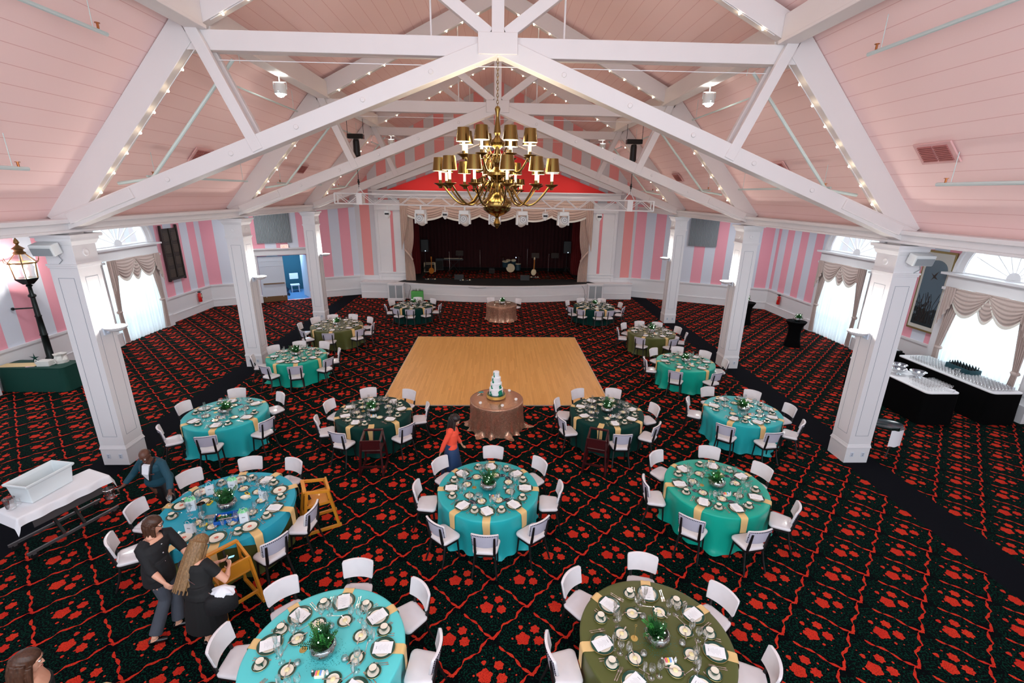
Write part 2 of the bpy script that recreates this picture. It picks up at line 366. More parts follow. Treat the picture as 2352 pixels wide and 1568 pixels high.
def window(i, s, y):
    X0 = s*15.0; f = lambda u, v, w: Vector((X0-s*w, u, v))
    r = empty('window_%d' % i, (0, 0, 0)); struct(r)
    m = MB()
    for q in (-1, 1):
        m.box((X0-s*.12, y+q*1.5, 1.65), (.26, .36, 3.3)); m.box((X0-s*.16, y+q*1.5, .25), (.36, .46, .5)); m.box((X0-s*.27, y+q*1.5, 1.9), (.04, .2, 2.3)); m.box((X0-s*.16, y+q*1.5, 3.2), (.34, .44, .08))
    m.box((X0-s*.14, y, 3.45), (.3, 3.3, .36)); m.box((X0-s*.2, y, 3.68), (.46, 3.6, .07))
    outr = arch(y, 1.68, 3.72); inr = arch(y, 1.38, 3.72)
    m.prism(outr+inr[::-1], [], f, .12); o2 = arch(y, 1.68, 3.72); i2 = arch(y, 1.58, 3.72); m.prism(o2+i2[::-1], [], f, .18); m.prism(arch(y, 1.39, 3.72)+arch(y, 1.365, 3.72)[::-1], [], lambda u, v, w: Vector((X0+s*(.21-w), u, v)), .3)
    for q in (-1, 1): m.box((X0+s*.08, y+q*1.29, 1.66), (.24, .03, 3.3))
    m.box((X0+s*.08, y, 3.73), (.24, 2.76, .03))
    m.build('window_frame', 'white_paint', r)
    m = MB()
    for k in range(1, 8):
        a = pi*k/8; m.beam((X0+s*.06, y+.2*cos(a), 3.74+.2*sin(a)), (X0+s*.06, y+1.4*cos(a), 3.74+1.4*sin(a)), .016, .016, (1, 0, 0))
    m.lathe([(.001, -.03), (.2, -.03), (.2, .03), (.001, .03)], n=16, M=Matrix.Translation((X0+s*.06, y, 3.76)) @ Matrix.Rotation(pi/2, 4, 'Y'))
    for z in (.9, 1.7, 2.5): m.box((X0+s*.1, y, z), (.04, 2.6, .04))
    for q in (-.65, 0, .65): m.box((X0+s*.1, y+q, 1.7), (.04, .05, 3.2))
    m.build('glazing_bar', 'white_paint', r)
    m = MB(); m.prism(arch(y, 1.38, 3.72), [], lambda u, v, w: Vector((X0+s*(.08+w), u, v)), .006); m.box((X0+s*.13, y, 1.66), (.006, 2.6, 3.26)); m.build('window_pane', 'window_glass', r)
    # sheer curtain (gathered, to the floor)
    c = MB().grid(lambda a, b: Vector((X0-s*(.22+.05*sin(a*2*pi*24)*(1-.3*b)+.03*sin(a*61)), y-1.28+2.56*a, 3.25*b+.01)), 160, 4).build('sheer_curtain', 'sheer', None, smooth=2)
    side = 'left' if s < 0 else 'right'; wn = {1: 'far right-hand window', 2: 'near right-hand window', 3: 'far left-hand window', 4: 'near left-hand window'}[i]
    tag(c, 'white gathered sheer curtain hanging to the floor in the %s' % wn, 'curtain')
    # swagged valance and tied-back side panels
    for q in (-1, 1):
        def side_f(a, b):
            z = 3.28-3.2*b; w = .17+.33*(z-1.3)/2 if z > 1.3 else .17+.1*(1.3-z)/1.3
            return Vector((X0-s*(.39+.035*sin(a*2*pi*5)), y+q*(1.3-w*a), z))
        c = MB().grid(side_f, 40, 26).build('drape', 'drape', None, smooth=2)
        tag(c, 'beige tied-back side drape on the %s edge of the %s' % ('far' if q > 0 else 'near', wn), 'curtain')
        MB().lathe([(.1, -.05), (.13, 0), (.1, .05)], (X0-s*.36, y+q*1.2, 1.3), 10, sx=.7).build('tieback', 'drape', c)
    r2 = empty('swag_valance', (X0-s*.4, y, 3.3), 0, 'beige swag and jabot valance across the top of the %s' % wn, 'valance')
    for k, (c0, w, dp, off) in enumerate(((0, .8, .78, 0), (-.62, 1.25, .74, .04), (.62, 1.25, .74, .04))):
        def sw(a, b, c0=c0, w=w, dp=dp, off=off):
            u = 2*a-1; drop = (1-u*u)*dp; z = -b*(.04+drop); return Vector((-s*(off+.05+.05*sin(pi*b)*(1-u*u)+.018*sin(b*2*pi*6)*(1-u*u*.6)), c0+u*w*.5*(1+.25*(1-b)), z+.0))
        MB().grid(sw, 24, 30).build('swag', 'drape', r2, smooth=2)
        def fr(a, b, c0=c0, w=w, dp=dp, off=off):
            u = 2*a-1; z = -(.04+(1-u*u)*dp)-.09*b; return Vector((-s*(off+.055), c0+u*w*.5, z))
        MB().grid(fr, 24, 1).build('fringe', 'drape_fringe', r2, smooth=2)
    for q in (-1, 1):
        def jb(a, b):
            ln = .5+.75*a; return Vector((-s*(.13+.035*sin(a*2*pi*4)), q*(1.02+.36*a), -ln*b))
        MB().grid(jb, 30, 8).build('jabot', 'drape', r2, smooth=2)
for i, (s, y) in enumerate(WINS): window(i+1, s, y)

# ---------------------------------------------------------------- columns
def side_nm(s): return 'left' if s < 0 else 'right'
ROWN = {Y1: 'nearest', Y2: 'middle', Y3: 'farthest'}
def make_column():
    r = empty('column')
    a = .268
    m = MB().box((0, 0, 2.3), (2*a, 2*a, 4.6)); g = MB()
    for k in range(4):                                 # raised panel mouldings on each face
        R = Matrix.Rotation(k*pi/2, 4, 'Z')
        for x in (-.15, .15): g.box((x, -a, 2.45), (.008, .006, 3.5), M=R)
        for z in (.7, 4.2): g.box((0, -a, z), (.308, .006, .008), M=R)
    o = m.build('shaft', 'white_paint', r); g.build('panel_groove', 'groove', o)
    m = MB().box((0, 0, .2), (.56, .56, .4)); m.box((0, 0, .42), (.59, .59, .05), taper=.95); m.box((0, 0, .46), (.56, .56, .04), taper=.97); m.build('plinth', 'white_paint', r, bevel=.006)
    m = MB().box((0, 0, 4.42), (.57, .57, .04)); m.box((0, 0, 4.46), (.6, .6, .04)); m.box((0, 0, 4.66), (.55, .55, .4)); m.box((0, 0, 4.88), (.58, .58, .08), taper=1.12); m.box((0, 0, 4.95), (.665, .665, .06)); m.box((0, 0, 5.01), (.75, .75, .06), taper=1.03)
    for k in range(4):
        R = Matrix.Rotation(k*pi/2, 4, 'Z') @ Matrix.Translation((0, -.277, 4.68)) @ Matrix.Rotation(pi/2, 4, 'X')
        m.lathe([(.001, -.01), (.07, -.01), (.075, .008), (.055, .012), (.001, .004)], n=16, M=R)
    m.build('capital', 'white_paint', r, bevel=.004)
    for x in (-.13, .13):
        o = MB().box((x, -.285, .22), (.075, .012, .115)).build('wall_outlet', 'cool_white', r, bevel=.004)
        MB().box((x, -.292, .24), (.03, .006, .025)).box((x, -.292, .2), (.03, .006, .025)).build('socket', 'groove', o)
    return r
colp = Proto(make_column())
for Y in (Y1, Y2, Y3):
    for s in (-1, 1):
        colp.place((s*W0, Y, 0), 0 if s < 0 else 0, 'white square panelled column, %s of the %s-hand row' % (ROWN[Y], side_nm(s)), 'square columns of the hall')
        bpy.data.objects  # noqa
colp.root['category'] = 'column'
for o in COL.objects:
    if o.name.startswith('column') and o.parent is None: o['category'] = 'column'
mat('lamp_glow', (255, 255, 250), .4, emit=(255, 252, 244), es=40)
def make_sconce():
    r = empty('uplight_sconce'); m = MB().box((0, 0, -.02), (.06, .14, .26)); m.cyl((.03, 0, -.1), (.15, 0, -.06), .02); m.build('bracket', 'cool_white', r)
    MB().lathe([(.02, -.09), (.12, -.06), (.2, .0), (.21, .03), (.19, .03), (.11, -.03), (.02, -.05)], (.22, 0, 0), 24).build('bowl', 'white_paint', r, smooth=True)
    MB().lathe([(.001, 0), (.15, 0), (.16, .012), (.001, .02)], (.22, 0, .005), 20).build('lamp', 'lamp_glow', r)
    return r
scp = Proto(make_sconce())
for Y in (Y1, Y2, Y3):
    for s in (-1, 1):
        o = scp.place((s*(W0-.268), Y, 3.12), 0 if s < 0 else pi, 'white lit bowl uplight on the inner face of the %s %s column' % (ROWN[Y], side_nm(s)), 'uplights on the columns'); o['category'] = 'wall lamp'
        light('sconce_light', 'POINT', (s*(W0-.56), Y, 3.36), 30, (1, .97, .92), .12)

# ---------------------------------------------------------------- roof trusses
def make_truss():
    r = empty('roof_truss'); U = (0, 0, 1); th = .2
    for s in (-1, 1):
        MB().beam((s*8.5, 0, 5.22), (s*5.3, 0, 8.82), th, .46).build('lower_rafter', 'beam_paint', r, bevel=.01)
        MB().beam((s*5.55, 0, 8.7), (0, 0, 11.42), th, .42).build('upper_rafter', 'beam_paint', r, bevel=.01)
        m = MB().beam((s*8.5, -.02, 5.2), (s*.0, -.02, 8.44), .3, .3)
        m.beam((s*8.2, -.19, 5.33), (s*6.9, -.19, 5.83), .05, .2)
        for k in range(6): x = 1.2+k*1.25; m.cyl((s*x, -.2, 8.44-.3812*x), (s*x, -.17, 8.44-.3812*x), .045, n=8)
        m.build('scissor_chord', 'beam_paint', r, bevel=.01)
        MB().beam((s*5.42, -.14, 8.8), (s*4.45, -.14, 6.62), .1, .2, (1, 0, 0)).beam((s*5.42, .14, 8.8), (s*4.45, .14, 6.62), .1, .2, (1, 0, 0)).build('side_strut', 'beam_paint', r, bevel=.008)
        MB().beam((s*.15, -.05, 8.62), (s*2.45, -.05, 10.25), .16, .2).build('inner_strut', 'beam_paint', r, bevel=.008)
        MB().cyl((s*1.2, .05, 8.6), (s*1.2, .05, 10.85), .018).build('tie_rod', 'beam_paint', r)
    MB().beam((-5.82, 0, 8.42), (5.82, 0, 8.42), .16, .32).beam((-5.82, .18, 8.42), (5.82, .18, 8.42), .1, .3).build('collar_beam', 'beam_paint', r, bevel=.01)
    MB().box((0, -.06, 9.95), (.22, .22, 3.0)).box((0, -.06, 8.45), (.7, .3, .34)).build('king_post', 'beam_paint', r, bevel=.008)
    for s in (-1, 1): MB().box((s*8.48, 0, 5.08), (.4, .34, .1)).box((s*8.4, -.02, 5.16), (.2, .36, .14)).build('bearing_block', 'beam_paint', r)
    MB().beam((-5.0, -.02, 8.12), (5.0, -.02, 8.12), .012, .012).build('tie_cable', 'white_paint', r)
    return r
trp = Proto(make_truss())
for Y, n in ((Y1, 'nearest'), (Y2, 'second nearest'), (Y3, 'third, farthest')):
    o = trp.place((0, Y, 0), 0, 'white timber scissor roof truss, %s to the balcony' % n, 'white roof trusses'); o['category'] = 'roof truss'
for k, (a, b) in enumerate(((-2.5, Y1), (Y1, Y2), (Y2, Y3), (Y3, 27.95))):
    for s in (-1, 1):
        nm = ['over the front of the hall', 'between first and second truss', 'between second and third truss', 'between third truss and stage gable'][k]
        o = MB().box((s*5.24, (a+b)/2, 8.83), (.24, b-a-.2, .43)).box((s*5.24, (a+b)/2, 8.6), (.34, b-a-.2, .06)).build('purlin', 'beam_paint', bevel=.01)
        tag(o, 'white %s purlin beam %s' % (side_nm(s), nm), 'beam', 'purlins under the pink roof')
mat('bulb', (255, 244, 220), .4, emit=(255, 236, 196), es=40)
def make_string(pts, n):
    r = empty('string_light'); MB().tube(pts, .008, 5).build('wire', 'white_paint', r)
    a, b = Vector(pts[0]), Vector(pts[-1]); bulb = MB().ball((0, 0, 0), .02, 8).build('bulb', 'bulb', r)
    for i in range(n):
        q = bulb if i == 0 else bulb.copy()
        if i: COL.objects.link(q); q.parent = r
        q.location = a.lerp(b, (i+.5)/n)+Vector((0, 0, -.025))
    return r
sl = {}
for s in (-1, 1):
    sl[s, 0] = Proto(make_string([(s*8.05, -.06, 5.32), (s*5.15, -.06, 8.5)], 9)); sl[s, 1] = Proto(make_string([(s*5.0, -.08, 8.72), (s*.35, -.08, 11.02)], 10))
for Y, n in ((Y1, 'nearest'), (Y2, 'second'), (Y3, 'farthest')):
    for s in (-1, 1):
        for k in (0, 1):
            o = sl[s, k].place((0, Y, 0), 0, 'string of warm bulbs along the %s %s rafter of the %s truss' % (side_nm(s), ('lower', 'upper')[k], n), 'bulb strings on the trusses'); o['category'] = 'string light'
# ---------------------------------------------------------------- stage
mat('stage_black', (9, 9, 11), .8); mat('stage_red_shaded', (52, 4, 9), .9, vary=.3, bscale=4); mat('stage_red_lit', (100, 10, 14), .9)  # backdrop red darker, wing red brighter: stage shade and light put into the colours
arc = [(6.1*sin(a), 28.9-2.75*cos(a)*1.0) for a in [radians(-80+160*i/24) for i in range(25)]]
arc = [(x, 27.15-1.1*(1-(x/6.0)**2)) for x in [-6+12*i/24 for i in range(25)]]
front = [(-7.85, 28.0), (-7.85, 26.95), (-6.02, 26.95)]+arc+[(6.02, 27.15), (8.0, 27.15), (8.0, 28.0)]
struct(MB().prism([(x*.985, y+.12) for x, y in front[2:-2]]+[(5.4, 28.3), (5.4, 33.2), (-5.4, 33.2), (-5.4, 28.3)], [], lambda u, v, w: Vector((u, v, .86+w)), .05).build('floor', 'stage_black'))
struct(MB().prism([(-4.6, 28.6), (4.9, 28.6), (4.9, 31.8), (-4.6, 31.8)], [], lambda u, v, w: Vector((u, v, .912+w)), .012).build('trim_6', 'rose_carpet'))
m = MB()
for i in range(len(front)-1):
    a, b = Vector((*front[i], 0)), Vector((*front[i+1], 0)); d = (b-a).normalized(); n = Vector((d.y, -d.x, 0))
    for z, h, th in ((.44, .88, .05), (.9, .07, .14), (.83, .04, .09), (.16, .32, .08), (.34, .035, .1)):
        m.beam(a-d*.01+Vector((0, 0, z)), b+d*.01+Vector((0, 0, z)), th, h)
m.prism(front[:4]+[(-5.3, 28)], [], lambda u, v, w: Vector((u, v, .88+w)), .02); m.prism([(5.3, 28)]+front[-4:], [], lambda u, v, w: Vector((u, v, .88+w)), .02)
struct(m.build('trim_7', 'white_paint'))
m = MB().box((0, 33.3, 3.4), (11.4, .1, 5.6)); m.box((-5.75, 30.7, 3.4), (.1, 5.3, 5.6)); m.box((5.75, 30.7, 3.4), (.1, 5.3, 5.6)); m.box((0, 30.7, 6.05), (11.6, 5.4, .1))
struct(m.build('wall_stage_house', 'stage_black'))
def curtain(name, x0, x1, z0, z1, y, mt, folds, amp, lab, cat='curtain', ang=0):
    f = lambda a, b: Vector((x0+(x1-x0)*a, y+amp*sin(a*2*pi*folds)+amp*.4*sin(a*2*pi*folds*2.3)+ang*a, z0+(z1-z0)*b))
    return tag(MB().grid(f, folds*7, 3).build(name, mt, None, smooth=2), lab, cat)
curtain('stage_curtain', -5.5, 5.5, .95, 5.95, 33.0, 'stage_red_shaded', 44, .07, 'dark red backdrop curtain across the back of the stage')
curtain('stage_curtain', -5.4, -4.9, .95, 5.9, 29.6, 'stage_red_lit', 5, .06, 'narrow red wing curtain at the left side of the stage', ang=.5)
curtain('stage_curtain', 4.8, 5.4, .95, 5.9, 30.4, 'stage_red_lit', 6, .06, 'narrow red wing curtain at the right side of the stage', ang=-.7)
mat('stage_drape', (196, 168, 154), .8, sheen=.3, vary=.1, bscale=14)
r = empty('stage_valance', (0, 27.72, 5.62), 0, 'ivory swagged valance across the top of the stage opening', 'valance')
for k in range(5):
    def sw(a, b, k=k):
        u = 2*a-1; z = -b*.84-(1-u*u)*.3*min(1, b*1.5); return Vector((-4.15+2.075*k+u*1.13, -(.05+.1*sin(pi*b)*(1-u*u)+.028*sin(b*2*pi*7)*(1-.7*u*u)+.02*(k % 2)), z))
    MB().grid(sw, 26, 42).build('swag', 'stage_drape', r, smooth=2)
    def fr(a, b, k=k):
        u = 2*a-1; z = -.84-(1-u*u)*.3-.1*b; return Vector((-4.15+2.075*k+u*1.13, -(.06+.02*(k % 2)), z))
    MB().grid(fr, 26, 1).build('fringe', 'drape_fringe', r, smooth=2)
for s in (-1, 1):
    def sd(a, b):
        z = 5.6-4.7*b; tie = max(0, 1-abs(z-2.45)/1.3); w = .58-.2*tie*tie; x0 = 5.42
        return Vector((s*(x0-w*a*1.0), 27.74+.04*sin(a*2*pi*7), z))
    c = tag(MB().grid(sd, 56, 30).build('drape', 'stage_drape', None, smooth=2), 'ivory tied side drape on the %s edge of the stage opening' % side_nm(s), 'curtain')
    MB().tube([(s*5.4, 27.66, 2.75), (s*5.1, 27.62, 2.4), (s*4.95, 27.64, 2.15)], .05).build('tieback', 'stage_drape', c)
    def jb(a, b): return Vector((s*(5.55-.42*a), 27.62+.04*sin(a*2*pi*4), 5.6-(2.9-1.6*a)*b))
    MB().grid(jb, 30, 10).build('jabot', 'stage_drape', c, smooth=2)
# band gear
mat('amp_cloth', (36, 30, 26), .9); mat('cream', (214, 196, 162), .6); mat('sunburst', (186, 112, 40), .35); mat('drum_blue', (40, 66, 78), .3, .3); mat('led', (190, 220, 255), .4, emit=(180, 215, 255), es=12)
mat('dark_grey', (38, 40, 44), .6)
SZ = .92
def pa_speaker(x, y, side):
    r = empty('speaker_stand', (x, y, SZ), 0, 'black tripod stand under the %s stage loudspeaker' % side, 'speaker stand'); MB().cyl((0, 0, .1), (0, 0, 1.4), .02).build('pole', 'black', r)
    for k in range(3): a = 2*pi*k/3; MB().cyl((0, 0, .6), (.4*cos(a), .4*sin(a), .01), .014).build('leg', 'black', r)
    r = empty('loudspeaker', (x, y, SZ+1.42), 0, 'black loudspeaker raised on a stand at stage %s' % side, 'loudspeaker')
    MB().box((0, 0, .38), (.46, .4, .76)).build('cabinet', 'dark_grey', r, bevel=.02); MB().box((0, -.205, .38), (.4, .01, .68)).build('grille', 'black', r); MB().box((.05, -.212, .06), (.04, .01, .03)).build('status_light', 'led', r)
pa_speaker(-4.6, 30.2, 'left'); pa_speaker(4.5, 30.2, 'right')
def amp(x, y, w, h, trim, lab):
    r = empty('amplifier', (x, y, SZ), .1, lab, 'amplifier'); MB().box((0, 0, h/2), (w, .32, h)).build('cabinet', trim, r, bevel=.015); MB().box((0, -.165, h*.44), (w*.84, .01, h*.74)).build('grille', 'amp_cloth', r); MB().box((0, -.165, h*.9), (w*.84, .012, h*.1)).build('control_panel', 'dark_grey', r)
amp(-4.45, 31.0, .75, .62, 'cream', 'cream framed guitar amplifier at the left of the stage'); amp(-3.9, 31.8, .5, .8, 'black', 'black road case amplifier beside the keyboard'); amp(-.35, 30.7, .36, .32, 'dark_grey', 'small grey practice amplifier at stage centre')
def guitar(x, y, m, lab, lean=.25):
    r = empty('electric_guitar', (x, y, SZ), .2, lab, 'guitar'); M = Matrix.Rotation(lean, 4, 'X')
    MB().lathe([(.001, -.02), (.16, -.02), (.17, 0), (.16, .02), (.001, .02)], (0, 0, 0), 18, sx=1, sy=1.25, M=Matrix.Translation((0, 0, .24)) @ M @ Matrix.Rotation(pi/2, 4, 'X')).build('body', m, r); MB().box((0, 0, .75), (.05, .025, .66), M=M).build('neck', 'sunburst', r); MB().box((0, 0, 1.13), (.08, .02, .16), M=M).build('headstock', m, r)
guitar(-4.2, 29.9, 'sunburst', 'amber electric guitar standing in front of the cream amplifier'); guitar(2.35, 29.7, 'cream', 'pale electric guitar on a stand right of the drums', .1)
def mic(x, y, h, lab):
    r = empty('microphone_stand', (x, y, SZ), 0, lab, 'microphone stand'); MB().lathe([(.001, 0), (.14, 0), (.14, .02), (.001, .03)], n=14).build('base', 'black', r); MB().cyl((0, 0, .02), (0, 0, h), .011).build('pole', 'chrome', r); MB().cyl((0, .2, h+.12), (0, -.25, h-.02), .009).build('boom', 'chrome', r); MB().ball((0, -.27, h), .03).build('microphone', 'dark_grey', r)
for x, y, h, l in ((-3.0, 29.6, 1.5, 'microphone stand with boom behind the left monitor'), (-1.1, 30.4, 1.55, 'microphone stand left of the drums'), (2.0, 30.9, 1.6, 'microphone stand behind the pale guitar'), (3.25, 29.4, 1.45, 'straight microphone stand at stage right')): mic(x, y, h, l)
def music_stand(x, y, lab):
    r = empty('music_stand', (x, y, SZ), 0, lab, 'music stand'); MB().cyl((0, 0, .1), (0, 0, 1.15), .012).build('pole', 'black', r); MB().box((0, 0, 1.25), (.5, .02, .34), M=Matrix.Rotation(-.3, 4, 'X')).build('desk', 'black_gloss', r)
    for k in range(3): a = 2*pi*k/3; MB().cyl((0, 0, .2), (.25*cos(a), .25*sin(a), .01), .01).build('leg', 'black', r)
music_stand(2.5, 30.2, 'black music stand behind the pale guitar'); music_stand(3.8, 30.3, 'black music stand near the right wing curtain'); music_stand(-2.5, 31.0, 'black music stand above the keyboard')
r = empty('keyboard', (-2.9, 31.2, SZ), 0, 'electric keyboard on a stand at the left of the stage', 'keyboard'); MB().box((0, 0, .82), (1.3, .34, .1)).build('body', 'dark_grey', r); MB().box((0, -.08, .88), (1.2, .14, .02)).build('keys', 'cream', r)
for s in (-1, 1): MB().cyl((s*.4, -.2, 0), (-s*.4, .1, .78), .018).build('leg', 'black', r)
r = empty('drum_kit', (.9, 31.2, SZ), 0, 'teal drum kit with cymbals at the centre of the stage', 'drum kit')
def drum(c, rad, h, tilt, nm='drum'):
    M = Matrix.Translation(c) @ Matrix.Rotation(tilt, 4, 'X'); d = MB().lathe([(rad, -h/2), (rad, h/2)], n=20, M=M).build(nm, 'drum_blue', r); MB().lathe([(rad*1.03, h/2-.02), (rad*1.03, h/2+.01), (rad*.9, h/2+.012), (.001, h/2+.012)], n=20, M=M, cap=False).build('drum_skin', 'cream', d)
drum((0, 0, .3), .28, .4, pi/2, 'bass_drum'); drum((-.35, -.1, .55), .2, .36, .15); drum((.2, -.05, .68), .16, .24, .3); drum((-.15, -.05, .68), .15, .24, .3); drum((.5, 0, .35), .2, .42, 0)
for x, z in ((-.5, .98), (.55, 1.05)): MB().cyl((x, .1, 0), (x, .1, z), .01).build('cymbal_stand', 'chrome', r); MB().lathe([(.001, .02), (.2, 0), (.2, -.004), (.001, .012)], (x, .1, z), 20).build('cymbal', 'brass', r)
MB().ball((.35, -.2, 1.0), .025).build('clip_light', 'led', r)
for x, l in ((-2.3, 'left'), (1.7, 'right')):
    r = empty('floor_monitor', (x, 28.2, SZ), 0, 'black wedge floor monitor near the stage lip, %s of centre' % l, 'floor monitor'); MB().prism([(-.2, 0), (.2, 0), (.2, .2), (-.08, .32)], [], lambda u, v, w: Vector((w-.28, u, v)), .56).build('cabinet', 'black', r, bevel=.01); MB().beam((-.24, -.17, .14), (.24, -.17, .14), .02, .24).build('grille', 'dark_grey', r)
for x, y, l in ((-4.0, 28.0, 'row of effects pedals on the stage floor at left'), (-1.9, 27.8, 'small effects pedals left of stage centre'), (2.3, 29.1, 'effects pedals below the pale guitar')):
    r = empty('effects_pedals', (x, y, SZ), 0, l, 'effects pedals'); MB().box((0, 0, .015), (.7, .28, .03)).build('board', 'black', r)
    for k in range(5): MB().box((-.27+.135*k, random.uniform(-.05, .05), .05), (.08, .13, .04)).build('pedal', ['chrome', 'cream', 'dark_grey'][k % 3], r)
# white floor cabinets in front of the stage
mat('grille_grey', (150, 156, 160), .8)
for s in (-1, 1):
    y = 26.45 if s < 0 else 26.75
    r = empty('subwoofer_cabinet', (s*5.75, y, 0), 0, 'white twin-door speaker cabinet against the stage front at %s' % side_nm(s), 'speaker cabinet')
    MB().box((0, 0, .06), (.95, .5, .12)).box((0, 0, .5), (.86, .42, .86)).box((0, 0, .95), (.92, .48, .06)).build('cabinet', 'white_paint', r, bevel=.01)
    for q in (-1, 1): MB().box((q*.2, -.215, .52), (.34, .012, .72)).build('grille', 'grille_grey', r)
tag(MB().tube([(-4.9, 26.1, .93), (-4.85, 26.0, .8), (-4.95, 25.99, .5), (-5.0, 25.95, .25), (-4.8, 25.85, .02)], .009, 5).build('cable', 'black'), 'thin black cable hanging down the left stage front', 'cable')
tag(MB().tube([(4.9, 26.4, .93), (5.0, 26.3, .8), (5.1, 26.28, .45), (5.05, 26.2, .2), (4.8, 26.1, .02)], .009, 5).build('cable', 'black'), 'thin black cable hanging down the right stage front', 'cable')
tag(MB().tube([(-1.6+.25*i-0, 26.0-.02*(i % 2), .86-.05*sin(pi*i/4)) for i in range(5)], .008, 5).build('cable', 'black'), 'black cable loop drooping over the stage lip', 'cable')
mat('fresh_green', (84, 168, 84), .8)
r = empty('flower_box', (-4.45, 25.75, 0), .05, 'green planter box with grass blades standing before the stage', 'planter'); MB().box((0, 0, .42), (.66, .26, .5)).box((0, 0, .09), (.5, .2, .18)).build('box', 'fresh_green', r, bevel=.015); m = MB()
for k in range(50): x = random.uniform(-.3, .3); m.face([(x, 0, .66), (x+.015, .02, .66), (x+random.uniform(-.05, .05), random.uniform(-.1, .1), .66+random.uniform(.08, .2))])
m.build('grass', mat('leaf', (36, 96, 44), .6), r)

# ---------------------------------------------------------------- lighting truss and moving heads
mat('truss_white', (232, 232, 234), .35)
TY, TZ = 19.2, 5.6
r = empty('lighting_truss', (0, TY, TZ), 0, 'white box lighting truss hung across the hall before the stage', 'lighting truss'); r.rotation_euler = (0, .01, 0)
m = MB(); m2 = MB()
for y in (-.19, .19):
    for z in (-.19, .19): m.cyl((-6.3, y, z), (6.2, y, z), .026, n=8)
m.build('chord', 'truss_white', r)
n = 25
for i in range(n):
    x0 = -6.3+12.5*i/n; x1 = x0+12.5/n
    for y in (-.19, .19): m2.cyl((x0, y, -.19 if i % 2 else .19), (x1, y, .19 if i % 2 else -.19), .014, n=6)
    m2.cyl((x0, -.19, .19), (x1, .19, .19), .012, n=6)
for x in (-6.3, -5.35, 5.25, 6.2):
    for y in (-.19, .19): m2.cyl((x, y, -.19), (x, y, .19), .03, n=6)
m2.build('lacing', 'truss_white', r)
for x in (-5.35, 5.25): MB().box((x, 0, 0), (.22, .44, .44)).build('hanging_clamp', 'truss_white', r)
def hoist(x, nm):
    r = empty('chain_hoist', (x, TY, 7.62), 0, 'black chain hoist with bag above the %s end of the lighting truss' % nm, 'chain hoist')
    MB().box((0, 0, .28), (.6, .24, .17)).build('motor', 'black_gloss', r, bevel=.02); MB().lathe([(.09, -.45), (.13, -.4), (.12, .1), (.1, .18)], (0, 0, 0), 12).build('chain_bag', 'black', r)
    MB().cyl((0, -.1, .2), (0, -.1, -1.6), .012, n=6).build('chain', 'dark_grey', r); MB().ball((0, -.1, -1.35), .05).cyl((0, -.1, -1.45), (0, -.1, -1.25), .03).build('hook', 'black', r)
    for q in (-1, 1): MB().cyl((0, -.1, -1.55), (q*.2, 0, -1.86), .018, n=6).build('bridle', 'truss_white', r)
    MB().cyl((-.3, 0, .38), (-.3, 0, .9), .01, n=5).cyl((.3, 0, .38), (.3, 0, .9), .01, n=5).build('suspension', 'dark_grey', r)
hoist(-5.35, 'left'); hoist(5.25, 'right')
mat('fixture_white', (226, 230, 230), .35); mat('lens', (150, 165, 160), .15, .2)
def mover():
    r = empty('moving_head_light'); MB().box((0, 0, -.1), (.3, .26, .12)).cyl((0, 0, -.04), (0, 0, .08), .03).build('base', 'fixture_white', r, bevel=.01)
    for s in (-1, 1): MB().box((s*.16, 0, -.3), (.05, .14, .3)).build('yoke', 'fixture_white', r, bevel=.01)
    M = Matrix.Translation((0, 0, -.36)) @ Matrix.Rotation(radians(68), 4, 'X')
    h = MB().lathe([(.05, -.18), (.12, -.15), (.145, 0), (.14, .14), (.12, .18)], n=20, M=M).build('head', 'fixture_white', r, smooth=True)
    MB().lathe([(.001, .185), (.115, .185), (.118, .175)], n=20, M=M, cap=False).build('lens', 'fixture_white', h); MB().lathe([(.05, .19), (.05, .2), (.035, .2), (.035, .19)], n=16, M=M, cap=False).build('lens_ring', 'groove', h); MB().lathe([(.092, .187), (.1, .2), (.108, .187)], n=20, M=M, cap=False).build('bezel', 'groove', h)
    return r
mh = Proto(mover())
for x, l in ((-3.0, 'leftmost'), (-1.28, 'second from left'), (-.1, 'middle, behind the chandelier'), (.98, 'fourth from left'), (2.62, 'rightmost')):
    o = mh.place((x, TY-.19, TZ-.27), random.uniform(-.25, .25), 'white moving head light under the truss, %s' % l, 'moving heads under the lighting truss', scale=1.28); o['category'] = 'stage light'
def par():
    r = empty('spot_fixture'); MB().cyl((0, 0, .06), (0, 0, -.1), .015).tube([(-.1, 0, -.22), (-.09, 0, -.1), (.09, 0, -.1), (.1, 0, -.22)], .01, 5).build('yoke', 'fixture_white', r)
    MB().lathe([(.11, .08), (.13, 0), (.09, -.12), (.03, -.2)], (0, 0, -.22), 16).build('housing', 'fixture_white', r, smooth=True); MB().box((0, -.125, -.24), (.16, .02, .07)).build('control_panel', 'dark_grey', r); return r
pr = Proto(par())
for x, l in ((-4.3, 'far left'), (-2.05, 'between the two left moving heads'), (1.9, 'between the two right moving heads'), (4.05, 'far right')):
    o = pr.place((x, TY-.19, TZ-.25), 0, 'small white wash fixture under the truss, %s' % l, 'small wash fixtures under the truss'); o['category'] = 'stage light'
